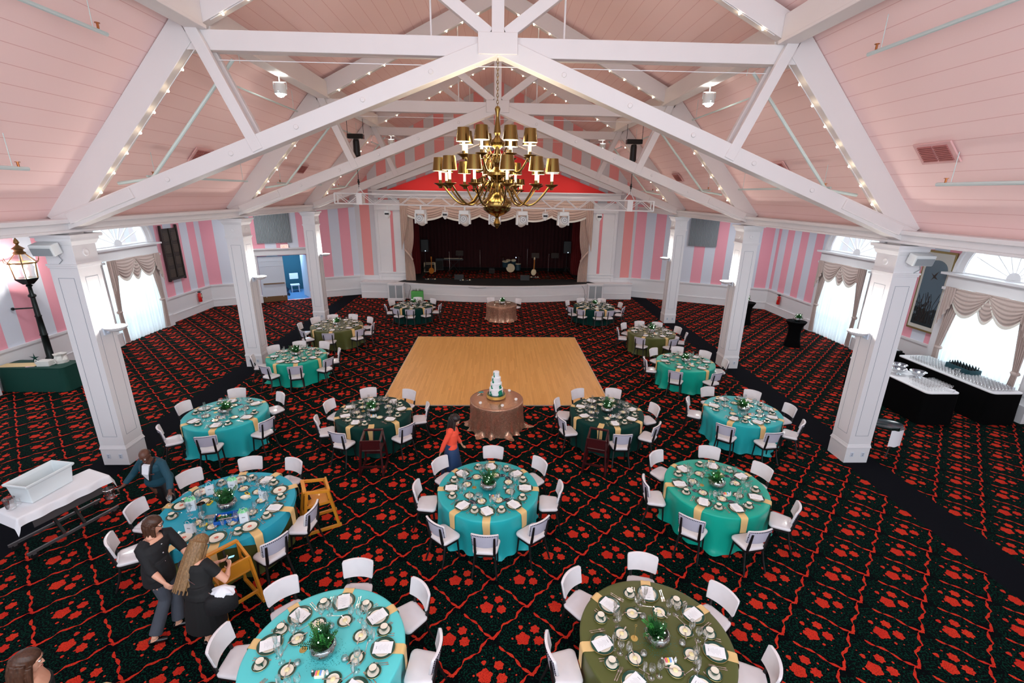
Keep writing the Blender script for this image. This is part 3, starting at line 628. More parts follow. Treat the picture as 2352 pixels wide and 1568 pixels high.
# bright floodlights on the purlins
def flood():
    r = empty('floodlight'); MB().cyl((0, 0, .12), (0, 0, .3), .012).tube([(-.12, 0, .0), (-.12, 0, .12), (.12, 0, .12), (.12, 0, 0)], .01, 5).build('bracket', 'fixture_white', r)
    MB().lathe([(.08, .1), (.1, .08), (.11, -.06), (.1, -.08)], (0, 0, 0), 16, cap=False).build('housing', 'fixture_white', r, smooth=True); MB().ball((0, -.02, -.05), .09, 12).build('lamp', 'lamp_glow', r); return r
fp = Proto(flood())
for x, y, z, l in ((-5.25, 12.7, 8.24, 'left purlin beyond the nearest truss'), (5.25, 12.7, 8.24, 'right purlin beyond the nearest truss'), (-5.25, 25, 8.24, 'left purlin close to the stage gable'), (5.25, 25, 8.24, 'right purlin close to the stage gable')):
    o = fp.place((x, y, z), 0, 'bright white floodlight on the %s' % l, 'floodlights on the purlins', scale=1.3); o['category'] = 'floodlight'
    light('flood_light', 'SPOT', (x, y, z-.12), 800, (1, .96, .9), .1, aim=(x*.35, y, 0), spot=radians(130))
# ---------------------------------------------------------------- pipes, vents on the pink ceiling
mat('pipe_mint', (200, 214, 212), .4); mat('copper', (170, 104, 60), .35, .8)
def pipe(pts, rad, lab, heads=()):
    r = empty('sprinkler_pipe', (0, 0, 0), 0, lab, 'sprinkler pipe'); MB().tube(pts, rad, 8).build('pipe', 'pipe_mint', r)
    for h in heads: MB().cyl(h, (h[0], h[1], h[2]+.07), .016).cyl((h[0], h[1], h[2]+.07), (h[0], h[1], h[2]+.08), .035).build('sprinkler_head', 'copper', r)
    for p in (pts[0], pts[-1]):
        q = Vector(p); MB().cyl(q+Vector((0, .25 if p is pts[0] else -.25, 0)), q+Vector((.0, .25 if p is pts[0] else -.25, .5)), .006, n=5).build('hanger', 'pipe_mint', r)
for s in (-1, 1):
    d = side_nm(s)
    pipe([(s*5.85, -1, 8.1), (s*5.85, 8.2, 8.1)], .03, 'thin white sprinkler pipe high on the %s slope before the nearest truss' % d, [(s*5.85, 8.05, 8.13)])
    pipe([(s*7.5, -1, 6.18), (s*7.5, 8.15, 6.18)], .03, 'thin white sprinkler pipe low on the %s slope before the nearest truss' % d, [(s*7.5, 8.0, 6.2)])
    for y0, n in ((Y1, 'first'), (Y2, 'second'), (Y3, 'third')):
        pipe([(s*7.52, y0+1.2, 6.16), (s*7.52, y0+5.4, 6.16)], .025, 'thin white sprinkler pipe low on the %s slope of the %s bay' % (d, n), [(s*7.52, y0+1.4, 6.18)])
        pipe([(s*5.8, y0+1.2, 8.1), (s*5.8, y0+5.4, 8.1)], .022, 'thin white sprinkler pipe high on the %s slope of the %s bay' % (d, n))
        pipe([(s*5.0, y0+.5, 8.25), (s*6.93, y0+.48, 6.1), (s*7.6, y0+.46, 6.0)], .032, 'white sloping sprinkler main behind the %s column row truss, %s bay' % (d, n))
m = MB()
mat('vent_red', (176, 108, 104), .7)
def vent(s, y, z, lab):
    ang = atan2(9.08-5.3, (8.72-5.4)); t = (z-5.3)/(9.08-5.3); x = 8.72-(8.72-5.4)*t
    r = empty('ceiling_vent', (s*(x-.03), y, z-.02), 0, lab, 'ceiling vent'); r.rotation_euler = (0, s*ang, 0) if s > 0 else (0, -ang, 0)
    MB().box((0, 0, 0), (.42, .72, .03)).build('frame', mat('vent_frame', (224, 176, 174), .7), r, bevel=.006)
    for q in (-1, 1):
        g = MB()
        for k in range(9): g.box((-.14+.035*k, q*.15, -.012 if s else 0), (.02, .26, .05))
        g.build('louvre', 'vent_red', r)
for s, y, z, l in ((-1, 12.74, 6.74, 'left slope of the first bay'), (-1, 19.1, 6.72, 'left slope of the second bay'), (1, 8.27, 6.71, 'right slope before the nearest truss'), (1, 12.93, 6.69, 'right slope of the first bay'), (1, 20.2, 6.69, 'right slope of the second bay'), (1, 24.3, 6.9, 'right slope of the bay nearest the stage')): vent(s, y, z, 'red louvred ceiling vent on the %s' % l)

# ---------------------------------------------------------------- chandeliers
mat('candle', (244, 232, 196), .5, emit=(255, 236, 190), es=.5); mat('shade_in', (255, 246, 220), .6, emit=(255, 240, 205), es=2.2)
def make_chandelier():
    r = empty('chandelier')
    MB().lathe([(.001, -.02), (.03, 0), (.075, .08), (.05, .14), (.03, .19), (.06, .22), (.14, .25), (.26, .33), (.3, .44), (.29, .49), (.3, .5), (.27, .53), (.18, .6), (.1, .66), (.08, .74), (.09, .84), (.07, .9), (.1, .94), (.2, .99), (.2, 1.04), (.1, 1.1), (.06, 1.14), (.11, 1.24), (.1, 1.34), (.06, 1.4), (.05, 1.46), (.13, 1.52), (.15, 1.57), (.06, 1.66), (.04, 1.7), (.07, 1.74), (.055, 1.85), (.03, 2.0), (.03, 2.06), (.055, 2.16), (.03, 2.2)], (0, 0, 0), 24).build('stem', 'brass', r, smooth=True)
    def arm(a, R, z0, zh, dip, upp):
        pts = []
        for i in range(15):
            t = i/14; rr = .1+(R-.1)*(t**.8); z = z0+(zh-z0)*t*t - dip*sin(pi*min(1, t*1.05))*(1.15-.3*t) if True else 0
            if t < .25: z += upp*sin(pi*t/.25)
            pts.append((rr*cos(a), rr*sin(a), z))
        c, s_ = R*cos(a), R*sin(a)
        o = MB().tube(pts, .017, 8).build('arm', 'brass', r, smooth=True)
        MB().lathe([(.03, -.06), (.04, -.02), (.125, .03), (.12, .035), (.03, .01), (.028, .09), (.001, .1)], (c, s_, zh), 14, wob=lambda q, z: 1+.04*sin(q*8)).build('drip_pan', 'brass_dark', o, smooth=True)
        MB().cyl((c, s_, zh+.08), (c, s_, zh+.28), .026, n=8).build('candle', 'candle', o)
        sh = MB().lathe([(.138, .25), (.14, .25), (.11, .49), (.108, .49)], (c, s_, zh), 20, cap=False).build('shade', 'brass', o, smooth=True)
        MB().lathe([(.136, .252), (.106, .488)], (c, s_, zh), 20, cap=False).build('shade_lining', 'shade_in', o)
    for k in range(12): arm(2*pi*(k+.3)/12, 1.1, .88, .79, .42, .1)
    for k in range(8): arm(2*pi*(k+.45)/8, .67, 1.36, 1.31, .3, .08)
    m = MB()
    for k in range(8):
        a = 2*pi*k/8; m.tube([(.1*cos(a), .1*sin(a), 1.3), (.24*cos(a), .24*sin(a), 1.48), (.3*cos(a), .3*sin(a), 1.32), (.22*cos(a), .22*sin(a), 1.2), (.2*cos(a), .2*sin(a), 1.3)], .012, 6)
        m.tube([(.08*cos(a), .08*sin(a), .75), (.3*cos(a), .3*sin(a), .98), (.38*cos(a), .38*sin(a), .8), (.28*cos(a), .28*sin(a), .68), (.27*cos(a), .27*sin(a), .78)], .012, 6)
    m.build('scroll', 'brass', r, smooth=True)
    m = MB()
    for k in range(16): m.tube([(.02*cos(q)*(1 if k % 2 else 0), .02*cos(q)*(0 if k % 2 else 1), 2.22+.055*k+.035*sin(q)) for q in [2*pi*j/6 for j in range(7)]], .006, 4)
    m.build('chain', 'brass', r)
    return r
chp = Proto(make_chandelier())
o = chp.place((0, Y1-.02, 5.27), 0, 'large brass chandelier with shaded candle lamps, hung from the nearest truss'); o['category'] = 'chandelier'
o = chp.place((.0, Y3-.02, 5.27), .2, 'brass chandelier seen small behind the large one, nearer the stage'); o['category'] = 'chandelier'
for y in (Y1, Y3): light('chandelier_light', 'POINT', (0, y, 6.65), 120, (1, .86, .64), .5)

# ---------------------------------------------------------------- door, exit sign, wall things (angled left wall)
ul = (Vector(CL[1])-Vector(CL[0])).normalized(); nl_ = Vector((ul.y, -ul.x))
def onL(u, off, z): p = Vector(CL[0])+ul*u+nl_*off; return Vector((p.x, p.y, z))
angL = atan2(ul.y, ul.x)
def boxL(m, u, off, z, d): return m.box(onL(u, off, z), d, rz=angL)
m = MB(); c = (du0+du1)/2
for u in (du0-.18, du1+.18): boxL(m, u, .06, 1.3, (.34, .14, 2.6)); boxL(m, u, .09, .2, (.38, .2, .4))
boxL(m, c, .08, 2.72, (du1-du0+.9, .18, .34)); boxL(m, c, .12, 2.9, (du1-du0+1.05, .28, .06))
struct(m.build('trim_8', 'white_paint', bevel=.01))
door = empty('door_1', onL(du0, 0, 0), angL); struct(door)
MB().box((.62, -.05, 1.25), (1.22, .05, 2.46)).box((.62, -.082, 2.25), (1.1, .012, .02)).box((.62, -.082, 1.98), (1.1, .012, .02)).box((.2, -.082, 1.2), (.02, .012, 1.9)).box((1.05, -.082, 1.2), (.02, .012, 1.9)).build('leaf', 'cool_white', door)
MB().box((.65, -.14, 1.02), (1.05, .05, .06)).build('push_bar', mat('bar_wood', (120, 92, 66), .5), door); MB().box((.62, -.08, .16), (1.2, .012, .3)).build('kick_plate', mat('kick', (112, 84, 52), .4, .3), door)
d2 = empty('door_2', onL(du1, 0, 0), angL+radians(100)); struct(d2)
MB().box((.6, .0, 1.25), (1.2, .05, 2.46)).build('leaf', 'cool_white', d2); MB().box((.6, -.06, 1.02), (1.0, .05, .06)).build('push_bar', 'bar_wood', d2)
mat('hall_teal', (36, 84, 100), .8)
m = MB(); boxL(m, 3.6, -3.2, 1.4, (5, .1, 3)); boxL(m, 1.5, -1.7, 1.4, (.1, 3, 3)); boxL(m, 6.0, -1.7, 1.4, (.1, 3, 3)); boxL(m, 3.6, -1.7, 3.0, (5, 3.3, .1)); struct(m.build('wall_hallway', 'hall_teal'))
m = MB(); boxL(m, 3.6, -1.7, -.04, (4.9, 3.1, .1)); struct(m.build('floor', mat('hall_carpet', (70, 110, 150), .9)))
light('hallway_light', 'AREA', onL(4.2, -1.6, 2.85), 120, (.45, .72, 1), 1.2, aim=onL(4.0, -1.2, 0))
r = empty('hallway_chair', onL(4.2, -2.3, 0), angL, 'pale slatted chair in the blue-lit hallway behind the open door', 'chair'); MB().box((0, 0, .45), (.5, .45, .06)).build('seat', 'white_paint', r); MB().box((0, .2, .95), (.48, .04, .35)).build('backrest', 'white_paint', r)
for x in (-.2, .2):
    for y in (-.18, .18): MB().box((x, y, .22), (.04, .04, .44)).build('leg', 'white_paint', r)
m = MB(); m.grid(lambda a, b: Vector(((a-.5)*1.1*(1-.5*b*b), (sin(a*9)+.5*sin(b*13))*.12-.3+.3*b, .65*b*(.7+.3*sin(a*7)))), 20, 12); o = m.build('covered_heap', mat('heap', (70, 90, 110), .8), None, smooth=2, loc=onL(3.4, -1.6, .01)); tag(o, 'dark cloth-covered heap on the hallway floor inside the door', 'heap')
r = empty('exit_sign', onL(3.75, .1, 3.0), angL, 'red illuminated exit sign above the double door', 'exit sign'); MB().box((0, 0, 0), (.4, .08, .24)).build('housing', 'white_paint', r, bevel=.01)
mat('exit_red', (235, 60, 50), .5, emit=(255, 70, 60), es=5); mat('exit_face', (250, 190, 184), .5, emit=(255, 150, 140), es=1.2)
MB().box((0, -.043, 0), (.37, .006, .2)).build('face', 'exit_face', r)
m = MB(); y = -.048
def bar(x, z, w, h): m.box((x, y, z), (w, .006, h))
bar(-.135, 0, .018, .13); [bar(-.11, z, .05, .018) for z in (-.055, 0, .055)]
m.beam((-.07, y, -.062), (-.02, y, .062), .006, .018, (1, 0, 0)); m.beam((-.07, y, .062), (-.02, y, -.062), .006, .018, (1, 0, 0)); bar(.02, 0, .02, .13); bar(.1, .055, .075, .018); bar(.1, 0, .02, .13)
m.build('lettering', 'exit_red', r)
mat('pleat_grey', (150, 156, 160), .9, vary=.15, bscale=40)
def pleats(o, w, h, lab):
    g = MB().grid(lambda a, b: Vector((a*w, -.05-.03*sin(a*2*pi*24), b*h)), 150, 2).build('pleated_panel', 'pleat_grey', None, smooth=2); g.location = o[0]; g.rotation_euler = (0, 0, o[1]); tag(g, lab, 'wall hanging')
pleats((onL(2.45, .02, 3.2), angL), 1.7, 1.7, 'grey pleated fabric panel on the wall above the double door')
urv = (Vector(CR[1])-Vector(CR[0])).normalized(); pr0 = Vector(CR[0])+urv*3.0
pleats((Vector((pr0.x, pr0.y-.03, 3.25)), atan2(urv.y, urv.x)), 1.5, 1.65, 'grey pleated fabric panel on the angled wall at right')
# dark carved plaque board on the left wall
mat('dark_wood', (44, 36, 32), .5); mat('carved', (66, 56, 46), .6, vary=.3, bscale=30, bump=.4)
r = empty('honour_board', (-14.93, 22.05, 1.9), pi/2, 'tall dark wooden name board hung on the left wall', 'wall board'); MB().box((0, 0, 1.15), (1.1, .06, 2.3)).box((-.53, -.02, 1.2), (.07, .1, 2.5)).box((.53, -.02, 1.2), (.07, .1, 2.5)).box((0, -.02, 1.15), (.05, .1, 2.3)).box((0, -.02, .04), (1.1, .1, .08)).build('frame', 'dark_wood', r, bevel=.005)
m = MB()
for q in (-1, 1):
    for k in range(4): m.box((q*.27, -.036, .3+.55*k), (.36, .014, .38))
    for k in range(20): m.box((q*.27, -.046, .15+.107*k), (.3, .006, .03))
m.build('name_plates', 'carved', r)
mat('ext_red', (206, 30, 30), .3)
def extinguisher(o, rz, lab):
    r = empty('fire_extinguisher', o, rz, lab, 'fire extinguisher'); MB().lathe([(.07, -.25), (.085, -.23), (.085, .12), (.06, .18), (.025, .2)], n=14).build('tank', 'ext_red', r, smooth=True); MB().box((0, 0, .24), (.05, .12, .05)).box((0, -.06, .27), (.03, .14, .02)).build('valve', 'black', r); MB().tube([(.02, -.03, .23), (.1, -.05, .15), (.1, -.05, -.1)], .012, 6).build('hose', 'black', r); MB().box((0, -.086, .05), (.08, .01, .12)).build('label_plate', 'cream', r)
extinguisher((-14.86, 23.3, .78), pi/2, 'red fire extinguisher mounted on the left wall dado'); extinguisher((14.86, 23.6, .82), -pi/2, 'red fire extinguisher mounted on the right wall dado')
# framed painting on the right wall
r = empty('framed_painting', (14.94, 15.3, 1.55), -pi/2, 'tall framed painting of a bird over reeds on the right wall', 'painting')
mat('gold_frame', (150, 128, 80), .4, .5); mat('mat_board', (200, 196, 186), .7)
MB().box((0, -.02, 1.38), (1.14, .05, 2.76)).build('frame', 'gold_frame', r, bevel=.01); MB().box((0, -.05, 1.38), (1.02, .01, 2.62)).build('mount', 'mat_board', r)
mp, tp_, bp_ = newmat('painting', .25, .5); v, c = coords(tp_); n = noise(tp_, v, 9, 5)
low = c[2].op('MULTIPLY_ADD', -.55, 1.1); k = (n*.9+low*.8-.6).gt(.38); tp_.links.new(mixc(tp_, k, (86, 104, 116), (38, 46, 50)), bp_.inputs['Base Color'])
MB().prism([(-.42, .2), (.42, .2)]+[(.42*cos(pi*i/12), 2.1+.36*sin(pi*i/12)) for i in range(13)], [], lambda u, v, w: Vector((u, -.056-w, v)), .008).build('canvas', 'painting', r)
m = MB(); m.face([(-.02, -.068, 1.95), (.14, -.068, 2.12), (.05, -.068, 1.92), (.16, -.068, 1.82), (0, -.068, 1.86), (-.1, -.068, 1.75), (-.03, -.068, 1.9), (-.14, -.068, 2.02)]); m.build('painted_bird', 'dark_wood', r)
m = MB()
for k in range(26): x = random.uniform(-.35, .35); h = random.uniform(.4, 1.1); m.tube([(x, -.068, .3), (x+random.uniform(-.05, .05), -.068, .3+h*.6), (x+random.uniform(-.14, .14), -.068, .3+h)], .006, 4)
m.build('painted_reeds', 'dark_wood', r)
# small wall speakers on the near column capitals
for s in (-1, 1):
    r = empty('column_speaker', (s*(W0+.1), Y1-.42, 4.78), 0, 'small white speaker on the capital of the nearest %s column' % side_nm(s), 'speaker'); MB().box((0, 0, 0), (.42, .2, .22), M=Matrix.Rotation(.25, 4, 'X')).build('housing', 'fixture_white', r, bevel=.02); MB().box((0, -.11, -.02), (.36, .01, .14), M=Matrix.Rotation(.25, 4, 'X')).build('grille', 'grille_grey', r); MB().tube([(.1, .1, -.1), (.15, .12, -.22), (.05, .14, -.3)], .008, 5).build('cable', 'grille_grey', r)
# gas lamp post
lx, ly = -14.42, 14.62
r = empty('lamp_post', (lx, ly, 0), .2, 'dark green street lamp post with lit glass lantern against the left wall', 'lamp post')
mat('lamp_green', (16, 26, 26), .35, .4); mat('old_brass', (150, 116, 74), .35, .9)
MB().lathe([(.2, 0), (.2, .25), (.15, .3), (.12, .6), (.14, .64), (.1, .7), (.09, 1.4), (.105, 1.42), (.09, 1.45), (.075, 2.0), (.09, 2.03), (.07, 2.07), (.06, 2.62), (.1, 2.66), (.1, 2.7), (.055, 2.75), (.05, 2.95), (.09, 3.0), (.04, 3.05)], n=16).build('post', 'lamp_green', r, smooth=True)
MB().cyl((0, 0, 2.3), (-.5, -.1, 2.3), .022).ball((-.53, -.1, 2.3), .05).build('ladder_bar', 'lamp_green', r)
hexa = lambda R, z: [Vector((R*cos(pi*k/3), R*sin(pi*k/3), z)) for k in range(6)]
MB().rings([hexa(.14, 3.05), hexa(.29, 3.2), hexa(.31, 3.24), hexa(.28, 3.24)]).build('lantern_base', 'lamp_green', r)
MB().rings([hexa(.27, 3.24), hexa(.31, 3.68)], cap0=False, cap1=False).build('lantern_glass', 'glass', r)
m = MB()
for k in range(6): a = pi*k/3; m.cyl((.28*cos(a), .28*sin(a), 3.22), (.32*cos(a), .32*sin(a), 3.7), .014, n=6); m.cyl((.36*cos(a), .36*sin(a), 3.7), (.12*cos(a), .12*sin(a), 3.98), .012, n=6); m.tube([(.36*cos(a), .36*sin(a), 3.7), (.42*cos(a), .42*sin(a), 3.74), (.44*cos(a), .44*sin(a), 3.84)], .01, 5)
m.rings([hexa(.37, 3.68), hexa(.37, 3.72), hexa(.33, 3.72), hexa(.33, 3.68)], cap0=False, cap1=False); m.build('lantern_frame', 'old_brass', r)
MB().rings([hexa(.36, 3.71), hexa(.13, 3.98)], cap0=False, cap1=False).build('roof_glass', 'glass', r)
MB().lathe([(.14, 3.96), (.15, 4.0), (.1, 4.05), (.11, 4.1), (.16, 4.12), (.06, 4.2), (.03, 4.24), (.07, 4.3), (.05, 4.37), (.02, 4.42), (.001, 4.47)], n=14).build('finial', 'old_brass', r, smooth=True)
MB().lathe([(.03, 3.24), (.05, 3.35), (.055, 3.45), (.02, 3.55)], n=10).build('lamp', mat('lantern_lamp', (255, 250, 235), .4, emit=(235, 250, 240), es=10), r)
light('lantern_light', 'POINT', (lx, ly, 3.62), 90, (1, .95, .88), .06)
# ---------------------------------------------------------------- dance floor
mw, tw, bw = newmat('maple_strips', .32, .5); v, c = coords(tw)
sx = c[0]*(1/.057); row = sx.op('FLOOR'); n1 = tw.nodes.new('ShaderNodeTexWhiteNoise'); n1.noise_dimensions = '2D'; cb = tw.nodes.new('ShaderNodeCombineXYZ'); tw.links.new(row.v, cb.inputs[0])
seg = (c[1]*(1/1.1)+(row*.618).fr()*3).op('FLOOR'); tw.links.new(seg.v, cb.inputs[1]); tw.links.new(cb.outputs[0], n1.inputs['Vector'])
gr = noise(tw, v, 5, 3); base = mixc(tw, X(tw, n1.outputs['Value'])*.75+gr*.25, (212, 152, 80), (230, 174, 100)); seam = sx.fr().lt(.045).mx((c[0]*(1/.91)+.2).fr().lt(.006)); tw.links.new(mixc(tw, seam*.45, base, (120, 80, 40)), bw.inputs['Base Color'])
r = empty('dance_floor', (.013, 15.81, 0), 0, 'square honey maple dance floor laid on the carpet in the hall centre', 'dance floor')
MB().box((0, 0, .012), (6.72, 6.78, .024)).build('boards', 'maple_strips', r)
m = MB()
for s in (-1, 1): m.box((s*3.37, 0, .011), (.03, 6.84, .022)); m.box((0, s*3.4, .011), (6.72, .03, .022))
m.build('edge_ramp', mat('ramp', (196, 190, 180), .4, .6), r)

# ---------------------------------------------------------------- table linen and tables
def satin(name, col, rough=.38, sheen=.4):
    m = mat(name, col, rough, 0, .12 if name == 'forest' else .3, sheen=sheen*.1, vary=.07, bscale=2.2); return m
satin('aqua', (92, 204, 206)); satin('turq', (36, 168, 172)); satin('jade', (12, 162, 140)); satin('forest', (4, 52, 46), .7); satin('olive', (84, 88, 44), .42); satin('teal_overlay', (34, 158, 182), .6)
satin('gold_napkin', (222, 186, 126), .42); satin('buffet_green', (2, 62, 52), .7); mat('black_cloth', (3, 3, 4), .9, spec=.1)
ms, ts, bs = newmat('sequin', .25, .6); v, c = coords(ts); vo = ts.nodes.new('ShaderNodeTexVoronoi'); vo.inputs['Scale'].default_value = 130; ts.links.new(v, vo.inputs['Vector'])
bs.inputs['Metallic'].default_value = .75; sp = ts.nodes.new('ShaderNodeSeparateColor'); ts.links.new(vo.outputs['Color'], sp.inputs[0]); ts.links.new(mixc(ts, X(ts, sp.outputs[0]), (160, 108, 86), (236, 192, 162)), bs.inputs['Base Color'])
nm = ts.nodes.new('ShaderNodeBump'); nm.inputs['Strength'].default_value = .9; nm.inputs['Distance'].default_value = .014; ts.links.new(sp.outputs[1], nm.inputs['Height']); ts.links.new(nm.outputs[0], bs.inputs['Normal'])
TH = .76
def cloth_mesh(R, seed, flare=.1, fold=.05, pud=.06, top=TH):
    rnd = random.Random(seed); ks = [(rnd.randint(9, 13), rnd.random()*6.3, .5), (rnd.randint(15, 21), rnd.random()*6.3, .35), (rnd.randint(4, 6), rnd.random()*6.3, .5)]
    N = 132; rr = []; m = MB()
    def fo(a): return sum(w*sin(k*a+p) for k, p, w in ks)
    prof = [(0.001, 0)]+[(R*t, 0) for t in (.3, .6, .9, .985)]+[(R+.006, -.006), (R+.012, -.03)]
    for rad, dz in prof: rr.append([(rad*cos(2*pi*j/N), rad*sin(2*pi*j/N), top+dz) for j in range(N)])
    for t in (.1, .2, .32, .45, .6, .74, .86, .95, 1.0):
        ring = []
        for j in range(N):
            a = 2*pi*j/N; f = fo(a); rad = R+.012+fold*(f-.7)*min(1, t*1.3)+flare*max(0, t-.45)**1.6+(pud*max(0, f)*max(0, t-.9)*10 if t > .9 else 0); ring.append((rad*cos(a), rad*sin(a), max(.006, (top-.03)*(1-t)+.004+(.02*abs(f) if t > .97 else 0))))
        rr.append(ring)
    m.rings(rr, cap0=True, cap1=False); return m
def round_table(x, y, R, col, seed, lab, short, grp='cloth covered round tables', **k):
    r = empty('round_table', (x, y, 0), 0, 'round table under the %s' % lab, 'table', grp)
    MB().lathe([(R-.02, .72), (R-.02, .75)], n=40).build('tabletop', 'bar_wood', r)
    for q in range(4): a = pi/4+q*pi/2; MB().cyl((.5*R*cos(a), .5*R*sin(a), 0), (.5*R*cos(a), .5*R*sin(a), .72), .016, n=6).build('leg', 'chrome', r)
    o = cloth_mesh(R, seed, **k).build('tablecloth', col, None, smooth=2, loc=(x, y, 0)); return tag(o, lab, 'tablecloth', 'round floor-length tablecloths')

# ---------------------------------------------------------------- banquet chair: front faces -Y (towards the table), origin under seat centre
mv, tv, bv = newmat('white_vinyl', .22, .5); v, c = coords(tv); tv.links.new(mixc(tv, noise(tv, v, 6, 3), (214, 208, 212), (232, 226, 228)), bv.inputs['Base Color']); bv.inputs['Coat Weight'].default_value = .3
mat('chair_back_grey', (188, 184, 200), .7, bump=.3, bscale=120); mat('nail', (40, 36, 44), .3, .7)
def make_chair():
    r = empty('banquet_chair')
    def outl(k, z): # rounded trapezoid outline, wide at the front
        pts = []
        for cx, cy, a0 in ((.13, .13, 0), (-.13, .13, 90), (-.16, -.09, 180), (.16, -.09, 270)):
            for i in range(6): a = radians(a0+90*i/5); pts.append((k*(cx+.07*cos(a)), k*(cy+.07*sin(a)), z))
        return pts
    MB().rings([outl(.95, .425), outl(1, .44), outl(1.0, .462), outl(.95, .476), outl(.8, .482)]).build('seat', 'white_vinyl', r, smooth=True)
    MB().rings([outl(.9, .375), outl(.9, .425)]).build('seat_frame', 'black', r)
    # curved, slightly reclined back pad
    def bk(u, w, off): # u -1..1 across, w 0..1 up
        hw = .225-.018*(1-w); x = u*hw; z = .585+.275*w; y = .215+.05*(w)-.055*u*u+off
        return (x, y, z-.012*(u*u)*(1 if w > .5 else -.6))
    def ring(k, off): 
        pts = []
        for cu, cw, a0 in ((1, 1, 0), (-1, 1, 90), (-1, 0, 180), (1, 0, 270)):
            for i in range(5):
                a = radians(a0+90*i/4); uu = (abs(cu)-.12)*cu+.12*cos(a); ww = (.88 if cw else .12)+.12*sin(a); pts.append((k*uu, .5+(ww-.5)*k))
        # densify along top and bottom so the pad bends
        out = []
        for i in range(len(pts)):
            a, b = pts[i], pts[(i+1) % len(pts)]; n = 7 if abs(a[0]-b[0]) > .5 else 1
            for q in range(n): out.append(bk(a[0]+(b[0]-a[0])*q/n, a[1]+(b[1]-a[1])*q/n, off))
        return out
    m = MB(); m.rings([ring(.97, .012), ring(1, .004), ring(1, -.012), ring(.96, -.024)], cap0=False, cap1=False)
    m.grid(lambda a, b: Vector(bk((2*a-1)*.955, .025+.95*b, -.024)), 10, 5); o = m.build('backrest', 'white_vinyl', r, smooth=True)
    bm = MB(); bm.grid(lambda a, b: Vector(bk((2*a-1)*.965, .02+.96*b, .0125)), 10, 5); bm.build('back_panel', 'chair_back_grey', o, smooth=True)
    m = MB()
    for i in range(17): p = bk(-.94+1.88*i/16, .94, .016); m.box(p, (.011, .01, .011))
    for i in range(1, 8):
        for u in (-.94, .94): m.box(bk(u, .94-.12*i, .016), (.011, .01, .011))
    m.build('nail_trim', 'nail', o)
    for s in (-1, 1):
        MB().tube([(s*.15, .175, .40), (s*.155, .21, .55), (s*.155, .242, .79)], [.024, .024, .018], 6).build('back_post', 'black', r)
        MB().tube([(s*.16, .15, .42), (s*.18, .2, .2), (s*.2, .27, .003)], [.02, .018, .014], 6).build('leg', 'black', r)
        MB().tube([(s*.17, -.11, .42), (s*.185, -.14, .003)], [.02, .013], 6).build('leg', 'black', r)
    return r
chair = Proto(make_chair()); chair.root['category'] = 'chair'
# ---------------------------------------------------------------- tableware prototypes (origin on the cloth)
mat('china', (236, 226, 208), .25, coat=.3); mat('china_green', (14, 66, 52), .2, coat=.4); mat('gilt', (190, 160, 96), .3, .8); mat('rose_print', (214, 96, 74), .4); mat('leaf_print', (90, 130, 80), .4)
mat('paper', (238, 238, 240), .7); mat('ink', (150, 150, 158), .8); mat('butter', (238, 222, 168), .5); mat('navy_disc', (26, 46, 66), .45); mat('wax', (240, 238, 232), .5)
def plate(name, R, hub):
    r = empty(name); MB().lathe([(R*.6, 0), (R*.97, .012), (R, .016), (R*.97, .018), (R*.74, .0125), (.001, .0125)], n=32, cap=False).build('rim', 'china_green', r, smooth=True)
    MB().lathe([(R*.985, .0172), (R*1.005, .0165), (R*.985, .0182)], n=32, cap=False).build('gilt_edge', 'gilt', r); MB().lathe([(.001, .0145), (R*.7, .0145), (R*.72, .0165), (R*.735, .0135)], n=32, cap=False).build('well', 'china', r, smooth=True)
    if hub:
        m = MB()
        for k in range(6): a = k*1.05; q_ = .016+.006*(k % 2); m.lathe([(.001, .0158+.0002*k), (.011, .0158+.0002*k), (.0115, .015)], (q_*cos(a)*1.1, q_*sin(a)*.85, 0), 12, cap=False)
        m.build('rose_decoration', 'rose_print', r); m = MB()
        for k in range(5): a = k*1.3+.4; m.box((.034*cos(a), .028*sin(a), .0155), (.012, .006, .001), rz=a+.9)
        m.build('leaf_decoration', 'leaf_print', r)
    return r
P = {}
def proto(k, root, cat): root['category'] = cat; P[k] = Proto(root)
proto('plate', plate('dinner_plate', .145, True), 'plate')
proto('saucer', plate('saucer', .078, False), 'saucer')
r = plate('bread_plate', .082, False); MB().ball((0, 0, .022), .026, 8, .45).build('butter', 'butter', r); proto('bread', r, 'plate')
r = empty('coffee_cup'); MB().lathe([(.022, 0), (.026, .004), (.038, .03), (.042, .055), (.04, .055), (.035, .03), (.02, .01), (.001, .009)], n=18, cap=False).build('cup_bowl', 'china_green', r, smooth=True)
MB().lathe([(.001, .05), (.0385, .052)], n=18, cap=False).build('inside', 'china', r); MB().tube([(.036, 0, .045), (.058, 0, .044), (.06, 0, .025), (.034, 0, .016)], .005, 6).build('handle', 'china_green', r); proto('cup', r, 'cup')
r = empty('menu_card'); MB().box((0, 0, .001), (.15, .22, .0016)).build('sheet', 'paper', r); m = MB(); m.box((0, .075, .002), (.04, .006, .0006))
for k in range(8): m.box((0, .05-.015*k, .002), (.05+.02*(k % 3), .0016, .0006))
m.build('print', 'ink', r); proto('menu', r, 'menu')
def napkin():
    def f(a, b):
        L_ = b*.52; x = (a-.5)*.125*(1+.08*sin(b*5)); e = .225
        if L_ < e: y, z = -L_, .003
        else: t = L_-e; y, z = -e-.006-.01*min(1, t*20), .003-t*.98
        return Vector((x+.004*sin(b*9), y, z+.002*sin(a*9)))
    m = MB().grid(f, 6, 22); return m
def nap_obj():
    o = napkin().build('napkin', 'gold_napkin', None, smooth=2); return o
proto('napkin', nap_obj(), 'napkin')
